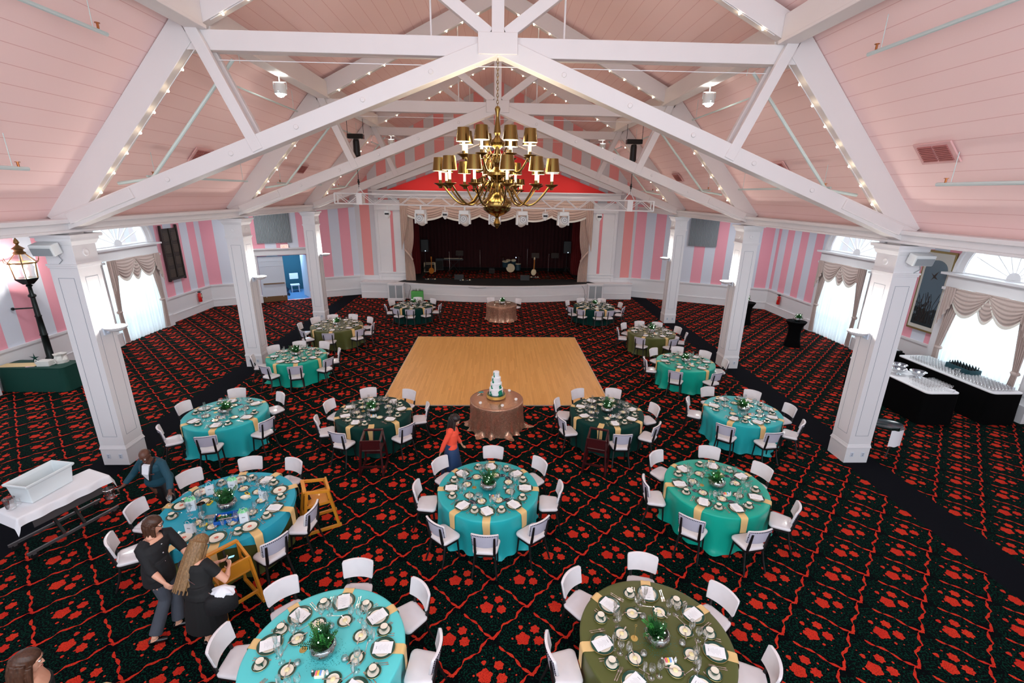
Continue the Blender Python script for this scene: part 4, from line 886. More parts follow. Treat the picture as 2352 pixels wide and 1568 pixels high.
def cutlery(name, kind):
    m = MB(); m.box((0, -.03, .004), (.007, .11, .003)); m.box((0, -.08, .004), (.012, .03, .003))
    if kind == 'fork':
        m.box((0, .04, .005), (.02, .03, .003)); 
        for x in (-.008, 0, .008): m.box((x, .075, .006), (.003, .045, .002))
    elif kind == 'knife': m.box((.002, .07, .004), (.016, .1, .002), taper=.9)
    else: m.lathe([(.001, .002), (.012, .004), (.015, .008), (.012, .006), (.001, .003)], (0, .06, 0), 10, sy=1.7, cap=False)
    return m.build(name, 'silver')
proto('fork', cutlery('fork', 'fork'), 'fork'); proto('knife', cutlery('knife', 'knife'), 'knife'); proto('spoon', cutlery('spoon', 'spoon'), 'spoon'); proto('spreader', cutlery('butter_knife', 'knife'), 'knife')
def stem(name, prof): return MB().lathe(prof, n=14, cap=False).build(name, 'glass', None, smooth=2)
proto('goblet', stem('water_goblet', [(.034, .001), (.03, .004), (.005, .012), (.005, .06), (.015, .07), (.034, .1), (.037, .13), (.034, .158)]), 'glass')
proto('wine', stem('wine_glass', [(.034, .001), (.03, .004), (.004, .012), (.004, .08), (.02, .092), (.034, .12), (.034, .15), (.028, .19)]), 'glass')
proto('flute', stem('champagne_flute', [(.03, .001), (.026, .004), (.004, .012), (.004, .09), (.014, .105), (.022, .14), (.022, .2)]), 'glass')
proto('disc', MB().lathe([(.001, .004), (.05, .004), (.052, .002), (.05, 0)], n=20, cap=False).build('paper_fan_disc', 'navy_disc'), 'coaster')
r = empty('votive_holder'); MB().lathe([(.02, 0), (.04, .02), (.043, .045), (.032, .07), (.03, .07), (.04, .045), (.036, .02), (.001, .005)], n=14, cap=False).build('glass_bowl', 'glass', r, smooth=2); MB().ball((0, 0, .03), .02, 10).build('candle', 'wax', r); proto('votive', r, 'candle holder')
r = empty('sugar_caddy'); MB().box((0, 0, .02), (.11, .065, .04)).build('dish', 'china', r, bevel=.006)
for k, cc in enumerate(((250, 120, 130), (250, 215, 80), (120, 170, 230), (245, 245, 245))):
    MB().box((-.034+.023*k, 0, .046), (.02, .045, .03)).build('packets', mat('packet%d' % k, cc, .6), r)
proto('caddy', r, 'sugar caddy')
def shaker(fill):
    r = empty('shaker'); MB().lathe([(.016, 0), (.017, .05), (.013, .06)], n=10).build('jar', fill, r); MB().lathe([(.014, .06), (.015, .07), (.008, .08), (.001, .082)], n=10).build('cap', 'chrome', r); return r
proto('salt', shaker(mat('salt', (232, 232, 230), .5)), 'salt shaker'); proto('pepper', shaker(mat('pepper', (60, 50, 44), .6)), 'pepper shaker')
r = empty('table_number_stand'); MB().lathe([(.001, .006), (.042, .006), (.044, .003), (.042, 0)], n=20, cap=False).build('base', 'gilt', r); MB().cyl((0, 0, .004), (0, 0, .19), .003, n=6).tube([(.018*cos(q), 0, .205+.018*sin(q)) for q in [radians(-90+40*j) for j in range(9)]], .003, 5).build('rod', 'gilt', r); proto('stand', r, 'table stand')
mat('soil', (40, 32, 26), .95, bump=.6, bscale=60); mat('foliage', (24, 74, 30), .55, vary=.45, bscale=18); mat('foliage_light', (52, 128, 52), .5, vary=.3, bscale=18); mat('fairy', (220, 255, 220), .4, emit=(226, 255, 224), es=18)
def centerpiece(seed, h, lean):
    rd = random.Random(seed); r = empty('fern_centerpiece')
    MB().lathe([(.05, 0), (.1, .02), (.13, .065), (.12, .11), (.1, .13), (.097, .13), (.115, .11), (.122, .065)], n=22, cap=False).build('bowl', 'glass', r, smooth=2)
    MB().lathe([(.045, .004), (.095, .024), (.118, .065), (.1, .09), (.001, .1)], n=18, cap=False, wob=lambda a, z: 1+.04*sin(5*a)).build('soil', 'soil', r, smooth=2)
    for mt, nfr in (('foliage', 40), ('foliage_light', 12)):
        m = MB()
        for k in range(nfr):
            a = rd.random()*6.28; el = rd.uniform(.35, 1.4); ln = rd.uniform(.11, .22)*h; base = Vector((rd.uniform(-.04, .04), rd.uniform(-.04, .04), .09)); d = Vector((cos(a)*cos(el), sin(a)*cos(el), sin(el)))+Vector(lean)
            d.normalize(); sd = Vector((-sin(a), cos(a), 0))
            for i in range(9):
                t = (i+1)/9; p = base+d*ln*t+Vector((0, 0, -.04*t*t)); w = .042*(1-.5*t)
                for q in (-1, 1):
                    tip = p+sd*q*w+d*.012+Vector((0, 0, rd.uniform(-.012, .014))); m.face([p, p+d*.013+sd*q*w*.4, tip, p-d*.006+sd*q*w*.45])
        m.build('fronds', mt, r)
    for k in range(6): MB().ball((rd.uniform(-.08, .08)+lean[0]*.1, rd.uniform(-.08, .08), rd.uniform(.12, .24)), .0065, 6).build('fairy_light', 'fairy', r)
    return r
for k, (h, ln) in enumerate(((1.25, (0, 0, .5)), (1.0, (.5, 0, .1)), (1.0, (-.4, .2, .3)))): proto('fern%d' % k, centerpiece(k+3, h, ln), 'centerpiece')
mat('teal_confetti', (20, 120, 124), .4, .3)
def confetti(x, y, z, n, seed, lab, R=.27):
    rd = random.Random(seed); m = MB()
    for k in range(n): a = rd.random()*6.28; rr = R*(.35+.65*rd.random()**1.5); s_ = .0045; cx, cy = rr*cos(a), rr*sin(a)*.9-.04; m.face([(cx-s_, cy, .0012), (cx, cy-s_, .0016), (cx+s_, cy, .0012), (cx, cy+s_, .0014)])
    o = m.build('confetti', 'teal_confetti', None, loc=(x, y, z)); tag(o, lab, 'confetti', None, 'stuff')

# ---------------------------------------------------------------- the banquet tables
ORD = ['first', 'second', 'third', 'fourth', 'fifth', 'sixth', 'seventh', 'eighth', 'ninth', 'tenth']
T = [ # key, x, y, R, cloth, short name, cloth label, chair angles, extra plate angles, fern, detail
 ('fc', -1.99, 4.17, .91, 'aqua', 'front aqua table', 'light aqua satin tablecloth on the nearest table left of centre', [89, 135, 173, -130, -44, 1, 41], [], 0, 3),
 ('fr', 1.97, 4.25, .91, 'olive', 'front olive table', 'olive green satin tablecloth on the nearest table right of centre', [81, 133, -175, -128, -62, -16, 29], [], 2, 3),
 ('ce', -.13, 7.33, .91, 'turq', 'centre turquoise table', 'turquoise satin tablecloth on the table between cake and balcony', [87, 139, -179, -130, -91, -48, -2, 39], [], 0, 3),
 ('jr', 4.13, 7.37, .91, 'jade', 'big jade table', 'bright jade satin tablecloth right of the turquoise table', [71, 128, 177, -132, -85, -34, 24], [], 1, 3),
 ('gb', -4.54, 6.83, 1.0, 'olive', 'gift bag table', 'olive cloth under the teal overlay on the gift bag table', [68, 103, 143, -179, -147, -36, -4], [], 0, 3),
 ('al', -6.53, 10.4, .91, 'turq', 'left column aqua table', 'turquoise satin tablecloth beside the nearest left column', [47, 108, 163, -136, -79, -22], [], 1, 2),
 ('fl', -3.01, 10.48, .9, 'forest', 'left forest table', 'dark forest green tablecloth left of the cake table', [58, 110, 161, -156, -114, -41, 10], [-80], 2, 2),
 ('fo', 2.77, 10.48, .9, 'forest', 'right forest table', 'dark forest green tablecloth right of the cake table', [69, 114, 157, -157, -86, -40, 8], [-112], 0, 2),
 ('ar', 6.27, 10.56, .91, 'turq', 'right aqua table', 'turquoise satin tablecloth far right, two tables from the cake', [52, 107, 158, -134, -88, -38, 4], [], 1, 2),
 ('jl', -6.55, 14.6, .91, 'jade', 'left jade table', 'jade satin tablecloth left of the dance floor', [68, 108, 147, -167, -111, -70, -22, 18], [], 0, 1),
 ('jd', 6.2, 14.15, .91, 'jade', 'right jade table', 'jade satin tablecloth right of the dance floor', [80, 123, 176, -125, -66, -3, 39], [], 2, 1),
 ('ol', -6.45, 18.3, 1.0, 'olive', 'left olive table', 'olive tablecloth left of the dance floor by the farthest column', [81, 115, 145, -176, -131, -85, -36, -2, 40], [], 1, 1),
 ('or', 6.17, 17.6, .91, 'olive', 'right olive table', 'olive tablecloth right of the dance floor by the farthest column', [61, 95, 131, 171, -126, -69, -20, 19], [], 0, 1),
 ('sl', -4.01, 22.0, .91, 'forest', 'stage-left forest table', 'dark green tablecloth before the stage, left side', [51, 90, 154, -162, -118, -88, -49, -6], [], 2, 1),
 ('sr', 4.77, 22.1, .98, 'forest', 'stage-right forest table', 'dark green tablecloth before the stage, right side', [63, 109, 149, -155, -128, -92, -68, -25, 14], [], 1, 1)]
def cw(angs):
    # clockwise order starting from the far side (90 deg), as seen from above
    return sorted(angs, key=lambda a: (90-a+20) % 360)
for ti, (key, x, y, R, clothm, sn, cl, angs, extra, fern, det) in enumerate(T):
    round_table(x, y, R, clothm, 11+ti*7, cl, sn, flare=.05, pud=.07 if clothm in ('turq', 'jade') else .02, fold=.055)
    z = TH+(.0048 if key == 'gb' else .0005)
    def put(k, r_, a, rz, lab, grp, dz=0):
        a = radians(a); return P[k].place((x+r_*cos(a), y+r_*sin(a), z+dz), rz, lab, grp, 1.15 if k in ('cup', 'saucer', 'goblet', 'wine', 'flute', 'bread') else None)
    ordered = cw(angs)
    for i, a in enumerate(ordered):
        t = radians(a); rad = R+.19+(.05 if key in ('ol', 'sr', 'gb') else 0)
        if key == 'gb' and abs(a) > 140: rad += .1
        chair.place((x+rad*cos(t), y+rad*sin(t), 0), t-pi/2+random.uniform(-.1, .1), 'white chair, black legs, %s clockwise from the far side of the %s' % (ORD[i], sn), 'white banquet chairs')
    seats = cw([69, 105, 150, 178, -109, -73, -40, -4, 34] if key == 'gb' else angs+extra)
    for i, a in enumerate(seats):
        o_ = ORD[i]; t = radians(a); face = t-pi/2+pi        # local +Y points to table centre
        w = '%s place clockwise of the %s' % (o_, sn); bare = key == 'gb' and a not in (69, -4); noplate = (key == 'fl' and a == -80) or (key == 'fo' and a == -112)
        pr_ = R-.235; k = 1
        if key == 'gb': pr_ = R-.2
        # napkin grid runs to local -Y (outwards)
        P['napkin'].place((x+(pr_+(.065 if key == 'gb' else .02))*cos(t), y+(pr_+(.065 if key == 'gb' else .02))*sin(t), z), face, 'gold satin napkin over the edge, %s' % w, 'gold napkins')
        o = P['napkin']
        if not noplate:
            put('plate', pr_, a, face, 'green rimmed dinner plate, %s' % w, 'dinner plates', .006)
            if not bare: put('menu', pr_, a, face+random.choice((0, 0, .3, -.3, .5)), 'white menu card on plate, %s' % w, 'menu cards', .0265)
            put('saucer', pr_+.01, a+21, face, 'green rimmed saucer, %s' % w, 'saucers'); put('cup', pr_+.01, a+21, face+random.uniform(0, 2), 'dark green coffee cup, %s' % w, 'coffee cups', .019)
            put('bread', R-.5, a-15, face, 'bread plate with butter, %s' % w, 'bread plates'); 
            if det > 1: put('spreader', R-.5, a-15, face+.8, 'butter knife on the bread plate, %s' % w, 'butter knives', .022)
            put('goblet', R-.40, a+14, face, 'water goblet, %s' % w, 'water goblets'); put('wine', R-.45, a+24, face, 'clear wine glass, %s' % w, 'wine glasses')
            if det > 1 or i % 2: put('flute', R-.35, a+6, face, 'champagne flute, %s' % w, 'champagne flutes')
            sx_ = Vector((-sin(t), cos(t)))          # towards the diner's right is +angle
            def pc(k_, off, rr, rz_, lab_, g_): P[k_].place((x+rr*cos(t)+off*sx_.x, y+rr*sin(t)+off*sx_.y, z+.001), rz_, lab_, g_)
            pc('fork', -.175, pr_, face+.05, 'inner dinner fork, %s' % w, 'dinner forks'); pc('knife', .17, pr_, face, 'dinner knife, %s' % w, 'dinner knives')
            if det > 1:
                pc('fork', -.2, pr_+.01, face+.08, 'outer salad fork, %s' % w, 'dinner forks'); pc('spoon', .2, pr_, face, 'soup spoon, %s' % w, 'spoons'); pc('spoon', .0, pr_-.2, face+pi/2, 'dessert spoon above the plate, %s' % w, 'spoons')
        if det > 1 and key in ('ce', 'jr', 'al', 'ar', 'fl', 'fo') and i % 4 != 2:
            put('disc', R-.43, a+(2 if i % 2 else -30), 0, 'navy paper disc near the %s' % w, 'navy discs')
    P['fern%d' % fern].place((x, y-.02, z), ti*1.3, 'small fern in a glass bowl with fairy lights on the %s' % sn, 'fern centrepieces', scale=1.22)
    if det > 1 or clothm == 'forest': confetti(x, y, z, 260 if det == 3 else 140, ti, 'teal confetti scattered round the fern of the %s' % sn, .26)
    if key != 'gb':
        for q, a in enumerate((-25, 95, 215) if det > 1 else (-60,)): P['votive'].place((x+.3*cos(radians(a+ti*9)), y+.3*sin(radians(a+ti*9)), z), 0, 'clear votive with white candle, %s of the %s' % (('right', 'far side', 'near left')[q], sn), 'votives')
        P['stand'].place((x-.26, y+.02, z), .3, 'gold table number stand on the %s' % sn, 'table number stands')
    cx_ = x+.05+(.06 if key == 'ce' else 0)
    P['caddy'].place((cx_, y-.3, z), .05, 'white caddy of sugar packets on the %s' % sn, 'sugar caddies'); P['salt'].place((cx_+.08, y-.29, z), 0, 'salt shaker right of the sugar caddy, %s' % sn, 'salt shakers'); P['pepper'].place((cx_-.08, y-.29, z), 0, 'pepper shaker left of the sugar caddy, %s' % sn, 'pepper shakers')

# ---------------------------------------------------------------- high chairs
def make_high(matn):
    r = empty('high_chair')
    for s in (-1, 1):
        MB().beam((s*.2, -.17, .86), (s*.25, -.3, .03), .035, .045).build('leg', matn, r); MB().beam((s*.2, .17, .78), (s*.25, .3, .03), .035, .045).build('leg', matn, r)
        MB().beam((s*.25, -.34, .025), (s*.25, .34, .025), .04, .05).build('foot_rail', matn, r); MB().beam((s*.2, -.2, .84), (s*.2, .2, .76), .035, .05).build('arm_rail', matn, r); MB().beam((s*.22, -.22, .55), (s*.22, .22, .55), .02, .05).build('side_rail', matn, r)
    MB().box((0, 0, .54), (.42, .34, .022)).build('seat', matn, r, bevel=.004)
    MB().prism([(-.2, .58), (.2, .58), (.2, .74), (.13, .8), (-.13, .8), (-.2, .74)], [], lambda u, v, w: Vector((u, .17+w, v)), .02).build('backrest', matn, r)
    for c_, d_ in (((0, -.2, .86), (.42, .06, .03)), ((0, .2, .79), (.42, .03, .04)), ((0, -.26, .25), (.48, .03, .04)), ((0, .26, .2), (.48, .03, .04))): MB().box(c_, d_).build('cross_bar', matn, r)
    MB().beam((0, -.2, .85), (0, -.12, .56), .02, .05).build('crotch_strap', 'black', r)
    return r
mat('honey_wood', (206, 134, 38), .35, vary=.12, bscale=9, coat=.3); mat('burgundy_wood', (58, 14, 18), .3, coat=.3)
h1 = Proto(make_high('honey_wood')); h2 = Proto(make_high('burgundy_wood'))
for hp, x, y, rz, lab in ((h1, -3.27, 7.36, radians(-62), 'honey wood high chair at the right of the gift bag table'), (h1, -3.88, 5.62, radians(230), 'honey wood high chair between the phone woman and the gift bag table'), (h2, -2.72, 9.17, pi+.05, 'burgundy wood high chair at the left forest table'), (h2, 2.28, 9.2, pi-.35, 'burgundy wood high chair at the right forest table')):
    o = hp.place((x, y, 0), rz, lab, 'high chairs'); o['category'] = 'high chair'

# ---------------------------------------------------------------- sequin tables, cake
round_table(.23, 22.35, .74, 'sequin', 91, 'rose gold sequin tablecloth on the small table before the stage', '', flare=.16, fold=.03, pud=.08)
round_table(.014, 11.2, .69, 'sequin', 92, 'rose gold sequin tablecloth pooling under the cake table', '', flare=.14, fold=.022, pud=.2, top=.78)
for i, a in enumerate((118, 42)): t = radians(a); chair.place((.23+.98*cos(t), 22.35+.98*sin(t), 0), t-pi/2, 'white chair behind the small sequin table, %s' % ('left one', 'right one')[i], 'white banquet chairs'); P['plate'].place((.23+.48*cos(t), 22.35+.4*sin(t), .761), t+pi/2, 'green rimmed plate on the small sequin table, %s one' % ('left', 'right')[i], 'dinner plates')
P['fern1'].place((.25, 22.3, .761), 1, 'fern centrepiece on the small sequin table', 'fern centrepieces', scale=1.3)
for i, (x, y) in enumerate(((-.1, 22.0), (.4, 22.1))): P['votive'].place((x, y, .761), 0, 'clear votive on the small sequin table, %s one' % ('left', 'right')[i], 'votives')
mat('icing', (236, 238, 240), .5); mat('green_stroke', (6, 132, 100), .4); mat('cake_gold', (214, 176, 96), .35, .6)
r = empty('cake_stand', (0, 11.3, .7805), .2, 'gold drum cake stand on the sequin table', 'cake stand'); MB().lathe([(.25, .02), (.255, .03), (.25, .1), (.001, .1)], n=40).build('drum', 'cake_gold', r)
for k in range(4): a = pi/4+k*pi/2; MB().lathe([(.02, 0), (.035, .03)], (.2*cos(a), .2*sin(a), 0), 8).build('foot', 'cake_gold', r)
r = empty('tiered_cake', (0, 11.3, .8815), 0, 'four tier white cake with green brush strokes on the gold stand', 'cake'); MB().lathe([(.235, 0), (.235, .012)], n=36).build('cake_board', 'china_green', r)
z = .013
for k, (R_, h) in enumerate(((.18, .165), (.15, .155), (.12, .15), (.08, .15))):
    o = MB().lathe([(R_, 0), (R_, h-.008), (R_-.008, h), (.001, h)], (0, 0, z), 40).build('tier', 'icing', r, smooth=True)
    m = MB()
    for a0, w, hh in ([(-.85+.1*k, .95-.3*k, .85-.15*k), (-2.45, .45, .6)] if k < 2 else [(-2.35, .5, .9)]):
        m.grid(lambda a, b, a0=a0, w=w, hh=hh, R_=R_, z=z, h=h: Vector(((R_+.002)*cos(a0+w*(a-.5)*(1-.4*b)+.1*sin(b*7)), (R_+.002)*sin(a0+w*(a-.5)*(1-.4*b)+.1*sin(b*7)), z+.002+h*hh*b)), 6, 5)
    m.build('brush_stroke', 'green_stroke', o); z += h
mat('crystal', (240, 236, 232), .15, coat=.5)
for i, (x, y, l) in enumerate(((.36, 11.66, 'far right'), (.52, 11.1, 'right'), (.16, 10.72, 'front'), (-.4, 10.88, 'front left'))):
    tag(MB().lathe([(.02, 0), (.04, .02), (.042, .05), (.03, .06), (.03, .02), (.001, .01)], n=12, cap=False).build('crystal_votive', 'crystal', None, smooth=2, loc=(x, y, .781)), 'small crystal votive on the cake table, %s' % l, 'candle holder', 'crystal votives on the cake table')
r = empty('ribbon_bundle', (-.42, 11.5, .781), .5, 'teal ribbon bundle lying left of the cake', 'ribbon'); m = MB()
for k in range(6): a = k*1.05; m.grid(lambda u, v, a=a: Vector((.1*u*cos(a)+.02*v, .05*u*sin(a)+.03*v, .02+.03*sin(pi*u))), 8, 2)
m.build('bow', mat('teal_ribbon', (10, 150, 150), .3), r, smooth=2); MB().box((.02, .01, .045), (.1, .05, .02)).build('knot', 'teal_ribbon', r, bevel=.008); MB().cyl((-.12, -.06, .012), (-.02, -.02, .02), .008).build('handle', 'crystal', r)
# ---------------------------------------------------------------- gift bag table extras
z = TH+.001; gx, gy = -4.54, 6.83
def sq(R, n=4.5, a0=.0): return [(R*cos(t)/((abs(cos(t-a0))**n+abs(sin(t-a0))**n)**(1/n)), R*sin(t)/((abs(cos(t-a0))**n+abs(sin(t-a0))**n)**(1/n))) for t in [2*pi*i/96 for i in range(96)]]
rr = []; OV = sq(1.07, 5, radians(20)); lim = 1.035
for r_ in (.02, .4, .8, .97, 1.022, lim):
    rr.append([(x/hypot(x, y)*min(r_, hypot(x, y)), y/hypot(x, y)*min(r_, hypot(x, y)), TH+.004) for x, y in OV])
for q in (.15, .5, 1):
    rr.append([(x/hypot(x, y)*(min(lim, hypot(x, y))+.02*q), y/hypot(x, y)*(min(lim, hypot(x, y))+.02*q), TH+.004-q*max(.03, hypot(x, y)-lim)) for x, y in OV])
o = MB().rings(rr, cap0=True, cap1=False).build('table_overlay', 'teal_overlay', None, loc=(gx, gy, 0)); tag(o, 'square teal blue overlay cloth on top of the gift bag table', 'tablecloth')
for nm in ('plate', 'saucer', 'cup', 'bread', 'menu', 'napkin', 'goblet'): pass
mat('tissue_teal', (10, 150, 166), .7); mat('tissue_green', (140, 220, 160), .7); mat('bag_white', (228, 232, 238), .6)
def bag(tissue):
    r = empty('gift_bag'); MB().box((0, 0, .09), (.125, .075, .18)).build('bag', 'bag_white', r)
    m = MB(); rd = random.Random(len(tissue))
    for k in range(14): x, y = rd.uniform(-.05, .05), rd.uniform(-.025, .025); m.face([(x-.025, y, .165), (x+.025, y+.01, .165), (x+.03*rd.uniform(-1, 1)+.015, y+.02, .225+.03*rd.random()), (x-.03, y-.015, .215)])
    m.build('tissue_paper', tissue, r)
    for y in (-.036, .036): MB().tube([(-.035, y, .175), (-.03, y, .23), (0, y, .25), (.03, y, .23), (.035, y, .175)], .003, 5).build('handle', 'bag_white', r)
    MB().box((0, -.0385, .11), (.05, .002, .016)).build('name_print', 'ink', r); return r
b1, b2 = Proto(bag('tissue_teal')), Proto(bag('tissue_green'))
for bp, x, y, rz, l in ((b1, -5.05, 7.2, .4, 'with teal tissue, far left of the gift bag table'), (b2, -5.1, 6.76, .3, 'with green tissue, near the man in the blazer'), (b1, -4.77, 6.2, -.1, 'with teal tissue, closest to the seated guests'), (b2, -4.72, 7.33, 0, 'with green tissue, farthest back on the gift bag table'), (b1, -4.05, 7.03, -.6, 'with teal tissue, right side of the gift bag table'), (b2, -4.07, 6.45, .25, 'with green tissue beside the blue bin')):
    o = bp.place((x, y, z+.004), rz, 'white paper gift bag %s' % l, 'gift bags'); o['category'] = 'gift bag'
mat('blue_plastic', (20, 96, 190), .3); mat('moss_green', (10, 92, 44), .8)
r = empty('plastic_bin', (-4.38, 6.5, z+.004), .35, 'blue plastic bin of green garland on the gift bag table', 'bin'); m = MB()
for c_, d_ in (((0, 0, .005), (.34, .22, .008)), ((0, .11, .04), (.34, .008, .07)), ((0, -.11, .04), (.34, .008, .07)), ((.17, 0, .04), (.008, .22, .07)), ((-.17, 0, .04), (.008, .22, .07))): m.box(c_, d_)
m.build('tub', 'blue_plastic', r); m = MB(); rd = random.Random(3)
for k in range(60): m.ball((rd.uniform(-.13, .06), rd.uniform(-.07, .07), .03+rd.random()*.03), .014, 5)
tag(m.build('garland', 'moss_green', r), kind='stuff'); MB().cyl((-.1, -.06, .07), (.15, -.05, .06), .01).build('marker', 'silver', r)
r = empty('metal_pitcher', (-4.88, 6.68, z+.004), 0, 'tall polished metal tumbler left of the fern on the gift bag table', 'tumbler'); MB().lathe([(.05, 0), (.058, .03), (.062, .18), (.066, .185), (.06, .18), (.054, .03), (.001, .02)], n=20, cap=False).build('body', 'silver', r, smooth=True)
tag(MB().cyl((0, 0, .0), (0, 0, .09), .045, .05, n=16).build('glass_tumbler', 'glass', None, smooth=True, loc=(-4.82, 6.56, z+.004)), 'clear faceted tumbler beside the metal tumbler', 'glass')
mat('yellow', (238, 204, 40), .4); mat('pale_blue', (150, 190, 225), .5)
for i, (x, y, l) in enumerate(((-4.68, 6.36, 'in front of the camera'), (-4.9, 6.92, 'behind the metal tumbler'), (-4.4, 7.18, 'right of the fern'))):
    r = empty('disposable_camera', (x, y, z+.004), .5+i, 'small yellow and black cardboard camera %s' % l, 'camera', 'yellow cameras on the gift bag table'); MB().box((0, 0, .014), (.11, .05, .028)).build('case', 'yellow', r, bevel=.004); MB().box((0, 0, .029), (.07, .03, .003)).build('label_plate', 'black', r)
r = empty('camera', (-4.66, 6.52, z+.004), .2, 'silver and black compact camera on the gift bag table', 'camera'); MB().box((0, 0, .03), (.16, .09, .06)).build('body', 'silver', r, bevel=.012); MB().cyl((.09, -.02, .03), (.13, -.06, .03), .03, n=14).build('lens', 'black', r)
for i, (x, y, a) in enumerate(((-4.9, 6.48, .9), (-4.84, 6.42, .6))): r = empty('greeting_card', (x, y, z+.004+.003*i), a, 'pale printed card with orange picture, %s one of two' % ('lower', 'upper')[i], 'card'); MB().box((0, 0, .001), (.11, .19, .002)).build('sheet', 'pale_blue', r); MB().box((0, .04, .0025), (.07, .06, .001)).build('picture', 'honey_wood', r)
r = empty('sauce_boat', (-4.36, 7.04, z+.004), 0, 'white porcelain sauce boat right of the fern', 'sauce boat'); MB().lathe([(.03, 0), (.05, .03), (.06, .05), (.05, .05), (.03, .02), (.001, .015)], n=16, sx=1.4, cap=False).build('bowl', 'china', r, smooth=True); MB().tube([(.07, 0, .045), (.1, 0, .05), (.09, 0, .02), (.06, 0, .02)], .005, 5).build('handle', 'china', r)

# ---------------------------------------------------------------- cocktail tables, buffets, side table, cart, tray
for i, (x, y) in enumerate(((12.46, 18.3), (12.2, 21.8))):
    nm = ('nearer', 'farther')[i]
    r = empty('cocktail_table', (x, y, 0), .3, 'tall cocktail table in black stretch cover, the %s one at right' % nm, 'table')
    MB().lathe([(.34, .0), (.34, .02), (.27, .3), (.235, .6), (.27, .85), (.38, 1.045), (.39, 1.06), (.385, 1.07), (.001, 1.07)], n=40, wob=lambda a, z: 1+(.1*cos(4*a) if z < .05 else .04*cos(4*a) if z < .5 else 0)).build('stretch_cover', 'black_cloth', r, smooth=True)
    for k in range(4): a = k*pi/2; MB().lathe([(.03, 0), (.04, .004), (.03, .03)], (.34*cos(a), .34*sin(a), 0), 8).build('foot', 'black', r)
    P['fern%d' % (1+i)].place((x, y, 1.071), i, 'fern centrepiece with fairy lights on the %s cocktail table' % nm, 'fern centrepieces', scale=1.25)
    confetti(x, y, 1.071, 120, 50+i, 'teal confetti on the %s cocktail table' % nm, .26)
def skirted(name, x0, x1, y0, y1, h, lab, top='paper', skirt='black_cloth', roundc=.12):
    r = empty(name, ((x0+x1)/2, (y0+y1)/2, 0), 0, lab, 'table'); w, d = (x1-x0)/2, (y1-y0)/2
    def outl(off, z, fold=0):
        pts = []; per = 0
        cs = ((w, d, 0), (-w, d, 90), (-w, -d, 180), (w, -d, 270)); raw = []
        for cx, cy, a0 in cs:
            for i in range(5): a = radians(a0+90*i/4); raw.append((cx-math.copysign(roundc, cx)+(roundc+off)*cos(a), cy-math.copysign(roundc, cy)+(roundc+off)*sin(a)))
        for i in range(len(raw)):
            a, b = Vector(raw[i]), Vector(raw[(i+1) % len(raw)]); n = max(1, int(round(w*20))) if (b-a).length > .5 and i % 10 == 4 else (max(1, int(round(d*20))) if (b-a).length > .5 else 1)
            nn = (b-a).normalized(); nn = Vector((nn.y, -nn.x))
            for q in range(n): p = a+(b-a)*q/n + nn*(fold*(1 if q % 2 else -1) if n > 2 else 0); pts.append((p.x, p.y, z))
        return pts
    MB().rings([outl(0, h-.03), outl(.004, h-.004), outl(0, h), outl(-.02, h)]).build('table_top_cloth', top, r)
    MB().rings([outl(.03, .01, .012), outl(.01, h*.5, .01), outl(.003, h-.031, .004)], cap0=False, cap1=False).build('skirt', skirt, r, smooth=True); return r
skirted('buffet_table', 11.68, 12.62, 11.22, 14.2, .95, 'black skirted buffet with white top beside the right column')
skirted('buffet_table', 13.52, 14.42, 11.22, 14.4, .95, 'long black skirted bar table below the near right window')
r = empty('serving_chest', (13.6, 15.1, 0), 0, 'black skirted side stand beyond the long bar table', 'stand'); MB().box((0, 0, .45), (.9, .8, .9)).build('skirt', 'black_cloth', r); MB().box((0, 0, .94), (.8, .7, .06)).build('tray', 'lamp_green', r, bevel=.01)
mat('clear_wrap', (232, 238, 240), .35)
o = MB().grid(lambda a, b: Vector(((a-.5)*.7, (b-.5)*.6, .26*sin(pi*a)*sin(pi*b)*(1+.35*sin(a*19)*sin(b*23)))), 22, 18).build('plastic_wrapped_stack', 'clear_wrap', None, smooth=False, loc=(13.6, 15.1, .972)); tag(o, 'crumpled clear plastic bag of cups beyond the bar table', 'plastic bag')
gl = Proto(stem('stemmed_glass', [(.032, .001), (.028, .004), (.004, .012), (.004, .07), (.02, .082), (.036, .11), (.036, .15)])); gl.root['category'] = 'glass'
for i in range(8):
    for j in range(7): gl.place((11.82+.095*i, 11.4+.095*j, .951), 0, 'clear stemmed glass in the block on the buffet with silver bowls', 'glasses on the silver bowl buffet')
g2 = Proto(stem('tumbler_glass', [(.026, .002), (.034, .004), (.036, .1), (.034, .1), (.03, .008), (.001, .008)])); g2.root['category'] = 'glass'
for i in range(7):
    for j in range(26):
        if 9 < j < 17 and i > 2: continue
        g2.place((13.66+.098*i, 11.4+.105*j, .951), 0, 'clear glass in the rows on the long bar table', 'glasses on the long bar table')
for i, (x, y, l) in enumerate(((12.0, 12.62, 'front left of the three'), (12.3, 12.95, 'back one of the three'), (12.36, 12.35, 'right one of the three'))):
    r = empty('punch_bowl', (x, y, .952), i, 'silver footed punch bowl on the buffet, %s' % l, 'bowl', 'silver punch bowls'); MB().lathe([(.09, 0), (.095, .012), (.04, .04), (.04, .06), (.12, .09), (.19, .17), (.21, .2), (.2, .205), (.17, .17), (.1, .1), (.001, .08)], n=28, cap=False).build('bowl', 'chrome', r, smooth=True)
r = empty('napkin_stack', (11.98, 12.6, .952), .4, 'stack of folded white napkins at the front of the silver bowl buffet', 'napkins')
r.location = (12.42, 11.33, .952)
for k in range(5): MB().box((.004*k, 0, .006+.012*k), (.13, .13, .009)).build('folded_napkin', 'paper', r)
mat('crate_teal', (14, 66, 76), .4); mat('bottle_dark', (20, 30, 34), .2)
r = empty('bottle_crate', (14.12, 12.75, .952), pi/2-.05, 'dark teal crate of bottles on the long bar table', 'crate'); m = MB()
